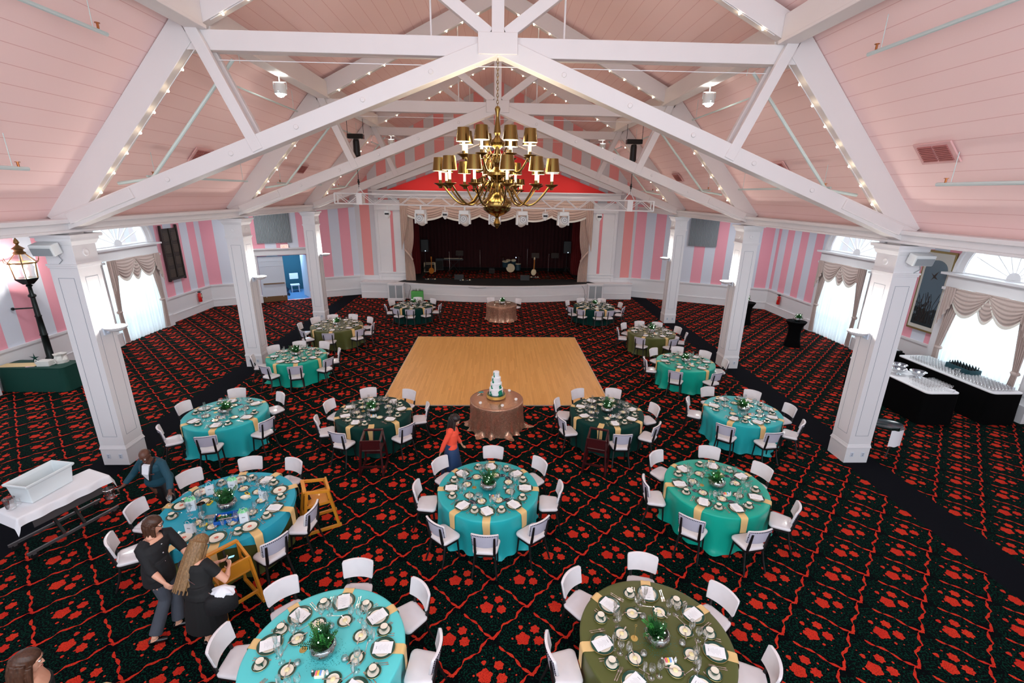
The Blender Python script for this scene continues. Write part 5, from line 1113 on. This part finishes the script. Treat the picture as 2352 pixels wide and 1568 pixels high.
for c_, d_ in (((0, 0, .01), (.8, .34, .02)), ((0, .17, .11), (.8, .014, .2)), ((0, -.17, .11), (.8, .014, .2)), ((.4, 0, .11), (.014, .34, .2)), ((-.4, 0, .11), (.014, .34, .2))): m.box(c_, d_)
m.build('crate', 'crate_teal', r)
bt = Proto(MB().lathe([(.03, 0), (.032, .02), (.032, .14), (.012, .2), (.012, .26), (.015, .27), (.001, .27)], n=10).build('bottle', 'bottle_dark', None, smooth=True)); bt.root['category'] = 'bottle'
for i in range(4):
    for j in range(8): bt.place((14.0+.08*i, 12.42+.095*j, .975), 0, 'dark small bottle standing in the teal crate', 'bottles in the teal crate')
def pitcher(loc, lab, s_=1.0):
    r = empty('clear_pitcher', loc, .4, lab, 'pitcher'); MB().lathe([(.06*s_, 0), (.065*s_, .02), (.08*s_, .2), (.078*s_, .2), (.06*s_, .02), (.001, .01)], n=18, cap=False).build('jug', 'glass', r, smooth=True); MB().tube([(.078*s_, 0, .17), (.13*s_, 0, .17), (.13*s_, 0, .06), (.068*s_, 0, .05)], .008, 6).build('handle', 'glass', r); return r
pitcher((13.75, 12.55, .952), 'clear water pitcher in front of the teal crate')
# green covered table with craft pieces
skirted('side_table', -15.0+.12, -12.95, 13.35, 14.08, .76, 'dark green covered side table at the foot of the lamp post', 'buffet_green', 'buffet_green')
mat('kraft', (222, 196, 146), .8)
r = empty('paper_sheet', (-14.4, 13.62, .762), .1, 'large tan poster paper sheet on the green side table', 'paper'); MB().box((0, 0, .002), (1.0, .36, .003)).box((.05, -.03, .005), (.96, .3, .002)).build('sheet', 'kraft', r)
r = empty('pink_card', (-13.98, 13.5, .762), .3, 'small pink and white card on the green side table', 'card'); MB().box((0, 0, .002), (.22, .1, .003)).build('card', mat('pink_card', (226, 180, 200), .6), r)
mat('craft_white', (222, 218, 212), .7)
r = empty('craft_house', (-13.62, 13.6, .762), .1, 'small grey-white box with ribbon loops on the green side table', 'box'); MB().box((0, 0, .08), (.34, .24, .16)).box((0, 0, .165), (.28, .18, .02)).build('box', 'craft_white', r, bevel=.01)
for s in (-1, 1): MB().tube([(s*.18, 0, .14), (s*.26, .0, .18), (s*.28, 0, .06), (s*.2, 0, .02)], .014, 6).build('ribbon_loop', 'craft_white', r)
r = empty('white_bag', (-13.4, 13.88, .762), 0, 'crumpled white paper bag behind the ribbon box', 'bag'); MB().lathe([(.17, 0), (.18, .1), (.13, .22), (.17, .28)], n=9, cap=False, wob=lambda a, z: 1+.1*sin(4*a+z*20)).build('bag', 'craft_white', r)
r = empty('green_star', (-14.3, 14.0, .762), 0, 'dark green paper star at the back of the green side table', 'ornament'); m = MB()
for k in range(5): a = k*1.257; m.lathe([(.03, 0), (.001, .16)], n=4, M=Matrix.Translation((0, 0, .09)) @ Matrix.Rotation(a, 4, 'Y') )
m.build('star', 'buffet_green', r)
# serving cart with tub
r = empty('serving_cart', (-7.7, 7.2, 0), radians(68), 'grey wheeled serving cart with white cloth beside the left column', 'cart')
mat('cart_grey', (86, 82, 84), .4, .3); mat('linen', (232, 232, 236), .75)
MB().box((0, 0, .8), (1.3, .55, .03)).build('cart_top', 'cart_grey', r); MB().box((0, -.29, .66), (1.0, .012, .24)).build('cart_panel', 'cart_grey', r)
for s in (-1, 1): MB().beam((-.68, s*.27, .12), (.68, s*.27, .12), .035, .045).build('rail', 'cart_grey', r); MB().beam((s*.15, -.24, .14), (s*.15, .24, .78), .04, .04).build('brace', 'black', r)
for sx_ in (-1, 1):
    for sy_ in (-1, 1):
        w_ = MB().lathe([(.055, -.014), (.062, -.008), (.062, .008), (.055, .014)], n=16, M=Matrix.Translation((sx_*.6, sy_*.27, .062)) @ Matrix.Rotation(pi/2, 4, 'X')).build('wheel', 'black', r); MB().box((sx_*.6, sy_*.27, .1), (.05, .045, .05)).build('caster_fork', 'cart_grey', w_)
def cl(a, b):
    x = (a-.5)*1.66; y = (b-.5)*.86; ex = max(0, abs(x)-.66); ey = max(0, abs(y)-.285); z_ = .824-ex*.9-ey*.95; return Vector((math.copysign(min(abs(x), .66+ex*.35), x), math.copysign(min(abs(y), .285+ey*.25+.012*(1+sin(a*30))*(ey > 0)), y), z_))
c = MB().grid(cl, 60, 30).build('cart_cloth', 'linen', None, smooth=2, loc=(-7.7, 7.2, 0)); c.rotation_euler = (0, 0, radians(68)); tag(c, 'white linen cloth draped over the serving cart', 'cloth')
r = empty('plastic_tub', (-7.9, 7.22, .83), radians(80), 'large translucent white plastic tub standing on the cart', 'tub'); mat('tub_plastic', (220, 228, 230), .35, coat=.2)
def rect(w, d, z): return [(w, d, z), (-w, d, z), (-w, -d, z), (w, -d, z)]
MB().rings([rect(.33, .18, 0), rect(.36, .21, .3), rect(.39, .24, .32), rect(.39, .24, .36), rect(.36, .21, .36), rect(.345, .195, .3), rect(.31, .165, .02)], cap1=True).build('shell', 'tub_plastic', r, bevel=.012)
pitcher((-7.98, 6.72, .835), 'clear plastic jug on the near end of the cart')
# tray stand by the right column
r = empty('tray_stand', (9.45, 9.85, 0), .6, 'folding tray stand hung with a white cloth behind the right column', 'tray stand')
for s in (-1, 1): MB().beam((-.22, s*.2, 0), (.22, s*.2, .72), .025, .025).build('leg', 'black', r); MB().beam((.22, s*.17, 0), (-.22, s*.17, .72), .025, .025).build('leg', 'black', r)
o = MB().lathe([(.33, .0), (.37, .02), (.37, .03), (.33, .012), (.001, .012)], n=32, sx=1, sy=.72).build('oval_tray', mat('tray_dark', (34, 46, 50), .15), None, smooth=True, loc=(9.45, 9.85, .735)); tag(o, 'dark oval serving tray resting on the stand behind the right column', 'tray')
o = MB().grid(lambda a, b: Vector((.36*cos(-1.9+1.9*a), .3*sin(-1.9+1.9*a)-.03, .73-.42*b+.01*sin(a*20))), 24, 6).build('side_cloth', 'linen', None, smooth=2, loc=(9.45, 9.85, 0)); tag(o, 'white cloth hanging from the tray stand behind the right column', 'cloth')
# ---------------------------------------------------------------- people
V = Vector
mat('skin_fair', (214, 158, 132), .5); mat('skin_dark', (92, 56, 42), .45); mat('skin_tan', (190, 136, 106), .5)
mat('eye_white', (232, 230, 226), .3); mat('iris', (40, 30, 26), .3); mat('lips', (150, 80, 74), .5)
def remesh(o, vox, smooth=4):
    a = o.modifiers.new('remesh', 'REMESH'); a.mode = 'VOXEL'; a.voxel_size = vox; a.use_smooth_shade = True
    b = o.modifiers.new('smooth', 'SMOOTH'); b.factor = .5; b.iterations = smooth
def ring(c, r, f, rx, ry, n=20, p=1.0):
    return [V(c)+r*(rx*cos(2*pi*j/n))+f*(ry*sin(2*pi*j/n)) for j in range(n)]
def hand(m, w, d, nrm, side, curl=.5, hold=False, k=1.0):
    """palm + four unequal bent fingers + thumb; w wrist, d along the hand, nrm palm normal (fingers curl to it)"""
    d = d.normalized(); nrm = (nrm-d*nrm.dot(d)).normalized(); x = d.cross(nrm)*side
    m.rings([ring(w+d*t*k, x, nrm, a*k, b*k, 10) for t, a, b in ((-.02, .024, .018), (0, .025, .018), (.03, .034, .016), (.065, .04, .014), (.085, .037, .011))])
    for i, (off, ln) in enumerate(((-.031, .068), (-.011, .078), (.01, .073), (.03, .058))):
        b = w+d*.08*k+x*off*k; c = curl*(1+.12*i); d1 = (d*cos(c*.6)+nrm*sin(c*.6)); d2 = (d*cos(c*1.5)+nrm*sin(c*1.5)); d3 = (d*cos(c*2.3)+nrm*sin(c*2.3))
        p1 = b+d1*ln*.45*k; p2 = p1+d2*ln*.33*k; p3 = p2+d3*ln*.25*k; m.tube([b-d*.012, b, p1, p2, p3], [.009*k, .009*k, .0085*k, .008*k, .006*k], 7)
    t0 = w+d*.025*k-x*.028*k; t1 = t0+(d*.6-x*.75+nrm*.35).normalized()*.038*k; t2 = t1+(d*.85-x*.15+nrm*.5).normalized()*.03*k; m.tube([w+d*.01-x*.012, t0, t1, t2], [.014*k, .013*k, .0105*k, .008*k], 7)
def person(name, lab, J, face, skin, hairf, outfit, girth=1.0, look=None, curlL=.5, curlR=.5, palmL=None, palmR=None, handL=None, handR=None, hs=1.0):
    base = V((J['pel'][0], J['pel'][1], 0)); r = empty(name, base, 0, lab, 'person')
    g = {k: V(v)-base for k, v in J.items()}
    f = V((cos(face), sin(face), 0)); up = V((0, 0, 1)); rt = V((sin(face), -cos(face), 0))
    sr = (g['shR']-g['shL']).normalized()
    def torso(m, gr, z0=0, z1=1, arms=True):
        P_, N_ = g['pel'], g['neck']; ax = (N_-P_); fr = sr.cross(ax.normalized()); 
        if fr.dot(f) < 0: fr = -fr
        hr = V(rt).lerp(sr, .3).normalized()
        prof = ((-.16, .12, .09), (-.06, .165, .115), (.06, .17, .12), (.28, .142, .1), (.5, .155, .112), (.72, .175, .12), (.88, .165, .1), (.97, .1, .075), (1.02, .058, .056))
        m.rings([ring(P_+ax*t+fr*(.01 if .4 < t < .8 else 0), hr.lerp(sr, min(1, max(0, t))).normalized(), fr, a*girth+gr, b*girth+gr) for t, a, b in prof if z0 <= t <= z1])
        return fr
    m = MB(); fr = torso(m, 0)
    L_ = look or f; L_ = L_.normalized(); hx = L_.cross(up).normalized(); hu = hx.cross(L_).normalized(); H = g['head']
    M = Matrix((( hx.x, L_.x, hu.x, H.x), (hx.y, L_.y, hu.y, H.y), (hx.z, L_.z, hu.z, H.z), (0, 0, 0, 1)))
    m.tube([g['neck']-(g['head']-g['neck'])*.15, g['neck'].lerp(H, .5), H-hu*.03], [.062, .054, .052], 14)
    hp = [(-.118, .02, .03, .045), (-.1, .042, .05, .035), (-.06, .058, .075, .015), (-.02, .068, .088, .003), (.03, .074, .094, -.004), (.07, .07, .088, -.008), (.1, .05, .064, -.01), (.118, .02, .026, -.01)]
    m.rings([[M @ V((a*cos(2*pi*j/20), oy+b*sin(2*pi*j/20), z)) for j in range(20)] for z, a, b, oy in hp])
    m.tube([M @ V(p) for p in ((0, .083, .022), (0, .098, -.005), (0, .112, -.03), (0, .09, -.042))], [.008, .01, .014, .008], 8)   # nose
    for s in (-1, 1):
        m.tube([M @ V(p) for p in ((s*.07, .0, .018), (s*.082, -.008, .012), (s*.08, -.004, -.022), (s*.07, .004, -.03))], [.01, .013, .009, .006], 7)
        m.tube([M @ V((s*.012, .09, .03)), M @ V((s*.035, .086, .036)), M @ V((s*.055, .07, .03))], [.007, .009, .006], 6)
    m.tube([M @ V((-.024, .088, -.064)), M @ V((0, .1, -.066)), M @ V((.024, .088, -.064))], [.006, .011, .006], 6)
    for s, q in (('R', 1), ('L', -1)):
        a, b, c = g['sh'+s], g['el'+s], g['wr'+s]
        m.tube([a-(a-g['neck'])*.35, a, a.lerp(b, .5), b, b.lerp(c, .4), c], [.06*girth, .056*girth, .047*girth, .04*girth, .037*girth, .025], 12)
        d = (V(J['ha'+s])-V(J['wr'+s])) if 'ha'+s in J else (c-b); pn = (palmR if s == 'R' else palmL) or f
        hand(m, c, d, pn, q, curlR if s == 'R' else curlL)
        hip = g['pel']+rt*(.09*q)-up*.03; k_, an = g['kn'+s], g['an'+s]
        m.tube([hip, hip.lerp(k_, .5), k_, k_.lerp(an, .3), an], [.092*girth, .078*girth, .056, .057, .038], 12)
        toe = an+g.get('toe'+s, f*.001) if False else an+f*.13
        m.tube([an+V((0, 0, -.01))-f*.04, an+V((0, 0, -.035))+f*.03, V((toe.x, toe.y, .03))], [.036, .038, .028], 10)
    b = m.build('body', skin, r, smooth=2); remesh(b, .0075, 3)
    for s in (-1, 1):
        MB().ball(M @ V((s*.031, .083, .012)), .0115, 10).build('eye', 'eye_white', r, smooth=True); MB().ball(M @ V((s*.031, .0925, .01)), .0055, 8).build('iris', 'iris', r, smooth=True)
        MB().tube([M @ V((s*.015, .099, .035)), M @ V((s*.035, .094, .042)), M @ V((s*.052, .08, .036))], .0035, 5).build('eyebrow', 'iris', r)
    MB().tube([M @ V((-.02, .096, -.064)), M @ V((0, .108, -.066)), M @ V((.02, .096, -.064))], [.003, .007, .003], 6).build('mouth', 'lips', r)
    outfit(r, g, f, rt, fr, torso, sr, M); hairf(r, g, M); return r
def sleeve(m, g, s, stop, rad, girth=1.0):
    a, b, c = g['sh'+s], g['el'+s], g['wr'+s]; pts = [a-(a-g['neck'])*.45, a, a.lerp(b, .5)]; rs = [rad*1.12, rad*1.1, rad]
    if stop > .5: pts += [b]; rs += [rad*.88]
    if stop > 1: pts += [b.lerp(c, stop-1)]; rs += [rad*.72]
    m.tube(pts, rs, 12)
def legs(m, g, f, rt, rad, stop=.93, flare=0):
    for s, q in (('R', 1), ('L', -1)):
        hip = g['pel']+rt*(.085*q); k_, an = g['kn'+s], g['an'+s]; m.tube([hip+V((0, 0, .04)), hip.lerp(k_, .5), k_, k_.lerp(an, .5), k_.lerp(an, stop)], [rad*1.15, rad, rad*.8, rad*.74+flare*.4, rad*.62+flare], 14)
def shoes(r, g, f, matn):
    for s in 'RL':
        an = g['an'+s]; p = V((an.x, an.y, .0)); m = MB(); m.tube([p-f*.07+V((0, 0, .035)), p+V((0, 0, .045)), p+f*.08+V((0, 0, .035)), p+f*.155+V((0, 0, .026))], [.034, .042, .044, .026], 10); o = m.build('shoe', matn, r, smooth=2); remesh(o, .01, 2)
def strands(m, rd, M, starts, ln, r0=.012, fall=V((0, 0, -1)), n=7, spread=.02):
    for p in starts:
        q = M @ V(p); pts = [q]; d = ((M @ V(p))-(M @ V((0, 0, 0)))).normalized()*.5+fall
        for i in range(n): d = (d*.5+fall+V((rd.uniform(-1, 1), rd.uniform(-1, 1), 0))*spread*3).normalized(); pts.append(pts[-1]+d*ln/n)
        m.tube(pts, [r0*(1-.6*i/n) for i in range(n+1)], 6)
def hair(matn, length, cover=.0, tail=None, strandmat=None, seed=1, back=.0):
    def fn(r, g, M):
        rd = random.Random(seed); m = MB(); bk = M.to_3x3() @ V((0, -1, 0)); bk.z = 0; bk.normalize()
        prof = [(-.075 if length else -.02, .074, .07, -.035), (-.03, .084, .085, -.028), (.02, .088, .1, -.018), (.07, .084, .1, -.012), (.105, .064, .078, -.012), (.13, .025, .03, -.012)]
        m.rings([[M @ V((a*cos(2*pi*j/20), oy+b*sin(2*pi*j/20), z)) for j in range(20)] for z, a, b, oy in prof])
        if length:
            st = [(.085*cos(t), -.03+.085*sin(t)*1.0, -.01+.05*(i_ % 2)) for i_, t in enumerate([pi+pi*i/15 for i in range(16)])] + [(s*.083, .02, .0) for s in (-1, 1)]+[(.055*cos(t), -.035+.065*sin(t), .05) for t in [pi+pi*i/8 for i in range(9)]]
            strands(m, rd, M, st, length, .03 if length > .3 else .024, n=6, spread=.008+.01*(length > .3), fall=V((0, 0, -1))+bk*back)
        o = m.build('hair', matn, r, smooth=2); remesh(o, .007, 2)
        if strandmat:
            m = MB(); st = [(.09*cos(t), -.03+.1*sin(t), .03+.03*rd.random()) for t in [pi+pi*i/9+.1*rd.random() for i in range(10)]]
            strands(m, rd, M, st, length*.95, .008, n=7, spread=.014, fall=V((0, 0, -1))+(M.to_3x3() @ V((0, -1, 0)))*back); m.build('highlight_strand', strandmat, o, smooth=2)
    return fn
def hairmat(name, a, b):
    m, t, bs = newmat(name, .45, .4); v, c = coords(t); mp = t.nodes.new('ShaderNodeMapping'); mp.inputs['Scale'].default_value = (40, 40, 4); t.links.new(v, mp.inputs[0]); t.links.new(mixc(t, noise(t, mp.outputs[0], 2, 4), a, b), bs.inputs['Base Color'])
hairmat('brown_hair', (30, 18, 14), (92, 58, 40)); hairmat('bronde_hair', (44, 28, 18), (168, 128, 84)); hairmat('black_hair', (12, 9, 9), (48, 30, 26)); hairmat('blond_hair', (200, 180, 130), (236, 222, 180)); mat('bronde_light', (186, 150, 104), .45)
mat('blazer', (8, 62, 78), .75, bump=.2, bscale=60); mat('black_top', (12, 12, 16), .8, bump=.2, bscale=30); mat('grey_jeans', (66, 70, 80), .85, vary=.25, bscale=8, bump=.3); mat('coral', (236, 78, 52), .75); mat('navy_skirt', (20, 52, 92), .7, bump=.3, bscale=14); mat('black_dress', (8, 8, 10), .8)
mat('shirt_white', (226, 226, 232), .7)
# man in the teal blazer, leaning over the table with glass and pitcher
def man_out(r, g, f, rt, fr, torso, sr, M):
    m = MB(); torso(m, .024, -.2, .98)
    sleeve(m, g, 'R', 1.8, .066); sleeve(m, g, 'L', 1.8, .066)
    o = m.build('blazer', 'blazer', r, smooth=2); remesh(o, .009, 3)
    m = MB(); ax = g['neck']-g['pel']; c = g['pel']+ax*.92+fr*.125
    pts = [g['pel']+ax*.32+fr*.152, g['pel']+ax*.72+fr*.168+sr*.06, g['pel']+ax*1.0+fr*.1+sr*.065, g['pel']+ax*1.0+fr*.1-sr*.065, g['pel']+ax*.72+fr*.168-sr*.06]
    m.rings([[p-fr*.02 for p in pts], [p+fr*.022+(g['pel']-g['pel']) for p in pts]]); m.build('shirt_front', 'shirt_white', r)
    for s in (-1, 1): MB().tube([g['pel']+ax*.32+fr*.16, g['pel']+ax*.7+fr*.176+sr*s*.085, g['pel']+ax*1.0+fr*.09+sr*s*.09, g['pel']+ax*1.04-fr*.05+sr*s*.04], .018, 8).build('lapel', 'black_top', r, smooth=True)
    MB().box(g['pel']+ax*.74+fr*.175-sr*.13, (.06, .012, .02), rz=.3).build('name_badge', 'chrome', r); MB().ball(g['pel']+ax*.33+fr*.15, .012, 8).build('button', 'gilt', r)
    m = MB(); legs(m, g, f, rt, .09); m.rings([ring(g['pel']+V((0, 0, z)), rt, f, a, b) for z, a, b in ((-.12, .15, .11), (.0, .17, .125), (.1, .16, .12))]); o = m.build('trousers', 'black', r, smooth=2); remesh(o, .01, 3); shoes(r, g, f, 'black_gloss')
def bald(r, g, M):
    m = MB()
    for s in (-1, 1): m.tube([M @ V(p) for p in ((s*.07, .0, .03), (s*.07, -.05, .02), (s*.03, -.092, .01), (0, -.1, .005))], .014, 6)
    m.build('hair', 'black_hair', r)
JM = dict(head=(-6.02, 7.2, 1.54), neck=(-6.0, 7.26, 1.40), shL=(-5.83, 7.27, 1.34), shR=(-6.2, 7.32, 1.35), elL=(-5.64, 7.12, 1.12), wrL=(-5.56, 6.96, .97), haL=(-5.53, 6.89, .93), elR=(-6.38, 7.3, 1.12), wrR=(-6.5, 7.18, .95), haR=(-6.57, 7.12, .92), pel=(-6.06, 7.42, .92), knL=(-5.9, 7.38, .5), knR=(-6.07, 7.45, .5), anL=(-5.9, 7.46, .08), anR=(-6.09, 7.55, .08))
person('person', 'man in a teal blazer leaning over the gift bag table holding a pitcher', JM, radians(-72), 'skin_dark', bald, man_out, 1.12, look=V((.1, -.8, -.55)), curlL=.9, curlR=1.0, palmR=V((0, -.3, -1)), palmL=V((0, 0, -1)))
pitcher((-6.68, 7.08, .76), 'clear ice water pitcher held by the man in the blazer', 1.02)
o = P['goblet'].place((-5.5, 6.84, .8), 0, 'glass held in the left hand of the man in the blazer', 'held glass')
# woman in black top and grey jeans
def wb_out(r, g, f, rt, fr, torso, sr, M):
    m = MB(); torso(m, .028, -.1, .96); m.rings([ring(g['pel']+V((0, 0, z)), rt, f, a, b) for z, a, b in ((-.14, .215, .19), (-.04, .215, .185), (.08, .2, .175), (.2, .18, .15))])
    sleeve(m, g, 'R', 1.25, .072); sleeve(m, g, 'L', 1.25, .072); o = m.build('black_top', 'black_top', r, smooth=2); remesh(o, .009, 3)
    for k in range(3): MB().ball(g['pel']+(g['neck']-g['pel'])*(.3+.25*k)+fr*.165*1.1, .011, 8).build('button', 'chrome', r)
    m = MB(); legs(m, g, f, rt, .098, .9, .02); m.rings([ring(g['pel']+V((0, 0, z)), rt, f, a, b) for z, a, b in ((-.16, .17, .14), (-.02, .205, .175), (.1, .19, .16))]); o = m.build('jeans', 'grey_jeans', r, smooth=2); remesh(o, .01, 3); shoes(r, g, f, 'black_gloss')
    m = MB()
    for s in (-1, 1): m.tube([M @ V((s*.03+.022*cos(q), .104, .01+.018*sin(q))) for q in [2*pi*i/10 for i in range(11)]], .003, 5); m.tube([M @ V((s*.052, .1, .015)), M @ V((s*.08, .0, .018))], .003, 5)
    m.build('glasses', 'black_gloss', r)
JW = dict(head=(-4.66, 5.43, 1.55), neck=(-4.68, 5.37, 1.40), shR=(-4.7, 5.19, 1.34), shL=(-4.58, 5.53, 1.33), elR=(-4.56, 5.1, 1.06), wrR=(-4.38, 5.04, .93), elL=(-4.42, 5.52, 1.1), wrL=(-4.28, 5.42, .98), haL=(-4.2, 5.38, .96), pel=(-4.62, 5.27, .93), knL=(-4.5, 5.34, .5), knR=(-4.56, 5.2, .5), anR=(-4.62, 4.94, .08), anL=(-4.46, 5.2, .08))
person('person', 'woman with glasses in black top and grey jeans standing by the gift bag table', JW, radians(22), 'skin_fair', hair('brown_hair', .2, seed=4), wb_out, 1.18, look=V((.85, .3, -.35)), curlR=.7, palmR=V((.3, .5, -.3)), palmL=V((0, 0, -1)))
# woman in black dress looking at a phone
def wd_out(r, g, f, rt, fr, torso, sr, M):
    m = MB(); torso(m, .02, -.1, .9); sleeve(m, g, 'R', .5, .064); sleeve(m, g, 'L', .5, .064)
    m.rings([ring(g['pel']+V((0, 0, z))+f*.02, rt, f, a, b) for z, a, b in ((-.5, .27, .22), (-.3, .24, .2), (-.1, .21, .17), (.05, .18, .15), (.18, .15, .12))]); o = m.build('black_dress', 'black_dress', r, smooth=2); remesh(o, .01, 3); shoes(r, g, f, 'black_gloss')
    MB().tube([g['shL']+V((0, 0, .05)), g['pel'].lerp(g['neck'], .5)-fr*.15, g['pel']+rt*.2+V((0, 0, .05))], .006, 5).build('bag_strap', 'chrome', r)
JD = dict(head=(-3.92, 5.2, 1.42), neck=(-3.93, 5.1, 1.29), shR=(-3.74, 5.02, 1.21), shL=(-4.09, 5.06, 1.22), elR=(-3.57, 5.04, .97), wrR=(-3.62, 5.2, 1.0), haR=(-3.65, 5.3, 1.03), elL=(-4.02, 5.2, .98), wrL=(-3.82, 5.33, 1.0), haL=(-3.74, 5.35, 1.02), pel=(-3.88, 4.93, .84), knL=(-3.93, 5.05, .46), knR=(-3.74, 5.0, .46), anR=(-3.7, 4.98, .08), anL=(-3.9, 4.94, .08))
person('person', 'woman with long streaked hair in a black dress looking down at her phone', JD, radians(75), 'skin_fair', hair('bronde_hair', .6, seed=9, back=.6), wd_out, 1.1, look=V((.3, .75, -.6)), curlR=.6, curlL=.6, palmR=V((-.5, .2, .6)), palmL=V((.4, .2, .6)))
r = empty('mobile_phone', (-3.66, 5.36, 1.05), .5, 'phone with lit screen held by the woman in the black dress', 'phone'); Mp = Matrix.Rotation(-.5, 4, 'X'); mat('screen', (120, 180, 220), .3, emit=(130, 195, 240), es=1.3)
MB().box((0, 0, 0), (.075, .15, .008), M=Mp).build('case', 'black', r, bevel=.003); MB().box((0, 0, .005), (.068, .138, .002), M=Mp).build('screen', 'screen', r)
r = empty('shoulder_bag', (-3.58, 4.88, .6), .4, 'large black shoulder bag at the hip of the woman in the dress', 'bag'); o = MB().lathe([(.1, 0), (.16, .04), (.17, .18), (.14, .28), (.12, .29)], n=18, sx=1.15, sy=.55).build('bag_body', 'black_top', r, smooth=True)
o = MB().lathe([(.02, 0), (.1, .03), (.13, .06), (.11, .1), (.07, .13), (.02, .15)], n=26, sx=1.15, sy=.75, wob=lambda a, z: 1+.16*sin(5*a+z*50)+.08*sin(9*a)).build('white_jacket', 'shirt_white', None, smooth=True, loc=(-3.56, 4.93, .82)); tag(o, 'crumpled white garment stuffed in the black shoulder bag', 'garment')
# woman in coral sweater
def or_out(r, g, f, rt, fr, torso, sr, M):
    m = MB(); torso(m, .026, -.0, .95); sleeve(m, g, 'R', 1.9, .056); sleeve(m, g, 'L', 1.9, .056); o = m.build('coral_sweater', 'coral', r, smooth=2); remesh(o, .009, 3)
    m = MB(); m.rings([ring(V((g['pel'].x, g['pel'].y, z)), rt, f, a, b) for z, a, b in ((.25, .25, .24), (.5, .22, .2), (.75, .19, .155), (.98, .15, .12))]); o = m.build('navy_skirt', 'navy_skirt', r, smooth=2); shoes(r, g, f, 'black_gloss')
JO = dict(head=(-.84, 8.64, 1.48), neck=(-.9, 8.62, 1.34), shR=(-.93, 8.47, 1.28), shL=(-.89, 8.77, 1.28), elR=(-1.05, 8.45, 1.04), wrR=(-1.13, 8.46, .83), elL=(-.84, 8.8, 1.03), wrL=(-.74, 8.8, .85), pel=(-.92, 8.6, .86), knL=(-.86, 8.68, .46), knR=(-.96, 8.52, .46), anL=(-.84, 8.68, .08), anR=(-1.02, 8.52, .08))
person('person', 'woman with long black hair in coral sweater and navy skirt walking by the cake', JO, radians(5), 'skin_tan', hair('black_hair', .5, seed=6, back=.1), or_out, .88, look=V((.8, -.15, -.55)), palmR=V((.6, 0, 0)), palmL=V((.5, 0, 0)))
# two guests cut off at the lower left corner
def bl_out(r, g, f, rt, fr, torso, sr, M):
    m = MB(); torso(m, .02, -.1, .82); m.rings([ring(V((g['pel'].x, g['pel'].y, z)), rt, f, a, b) for z, a, b in ((.45, .26, .22), (.7, .2, .17), (1.0, .17, .14))]); o = m.build('dark_dress', 'black_dress', r, smooth=2); remesh(o, .011, 2); shoes(r, g, f, 'black_gloss')
def stand(x, y, a, h, tilt=0):
    f = V((cos(a), sin(a), 0)); rt = V((sin(a), -cos(a), 0)); k = h/1.68; q = lambda r_, f_, z: tuple(V((x, y, 0))+rt*r_*k+f*f_*k+V((0, 0, z*k)))
    return dict(head=q(0, .04, 1.56), neck=q(0, 0, 1.41), shR=q(.17, 0, 1.35), shL=q(-.17, 0, 1.35), elR=q(.22, -.02, 1.08), elL=q(-.22, -.02, 1.08), wrR=q(.2, .1, .87), wrL=q(-.2, .1, .87), pel=q(0, 0, .92), knR=q(.09, .02, .48), knL=q(-.09, .02, .48), anR=q(.1, 0, .08), anL=q(-.1, 0, .08))
person('person', 'woman with long brown hair and bare shoulders at the lower left corner', stand(-4.46, 3.4, radians(30), 1.74), radians(30), 'skin_fair', hair('brown_hair', .55, seed=12, back=.15), bl_out, 1.05, look=V((.8, .5, -.3)))
person('person', 'blond person whose head just shows at the lower left edge', stand(-3.5, 3.06, radians(60), 1.7), radians(60), 'skin_fair', hair('blond_hair', .12, seed=14), bl_out, 1.0)
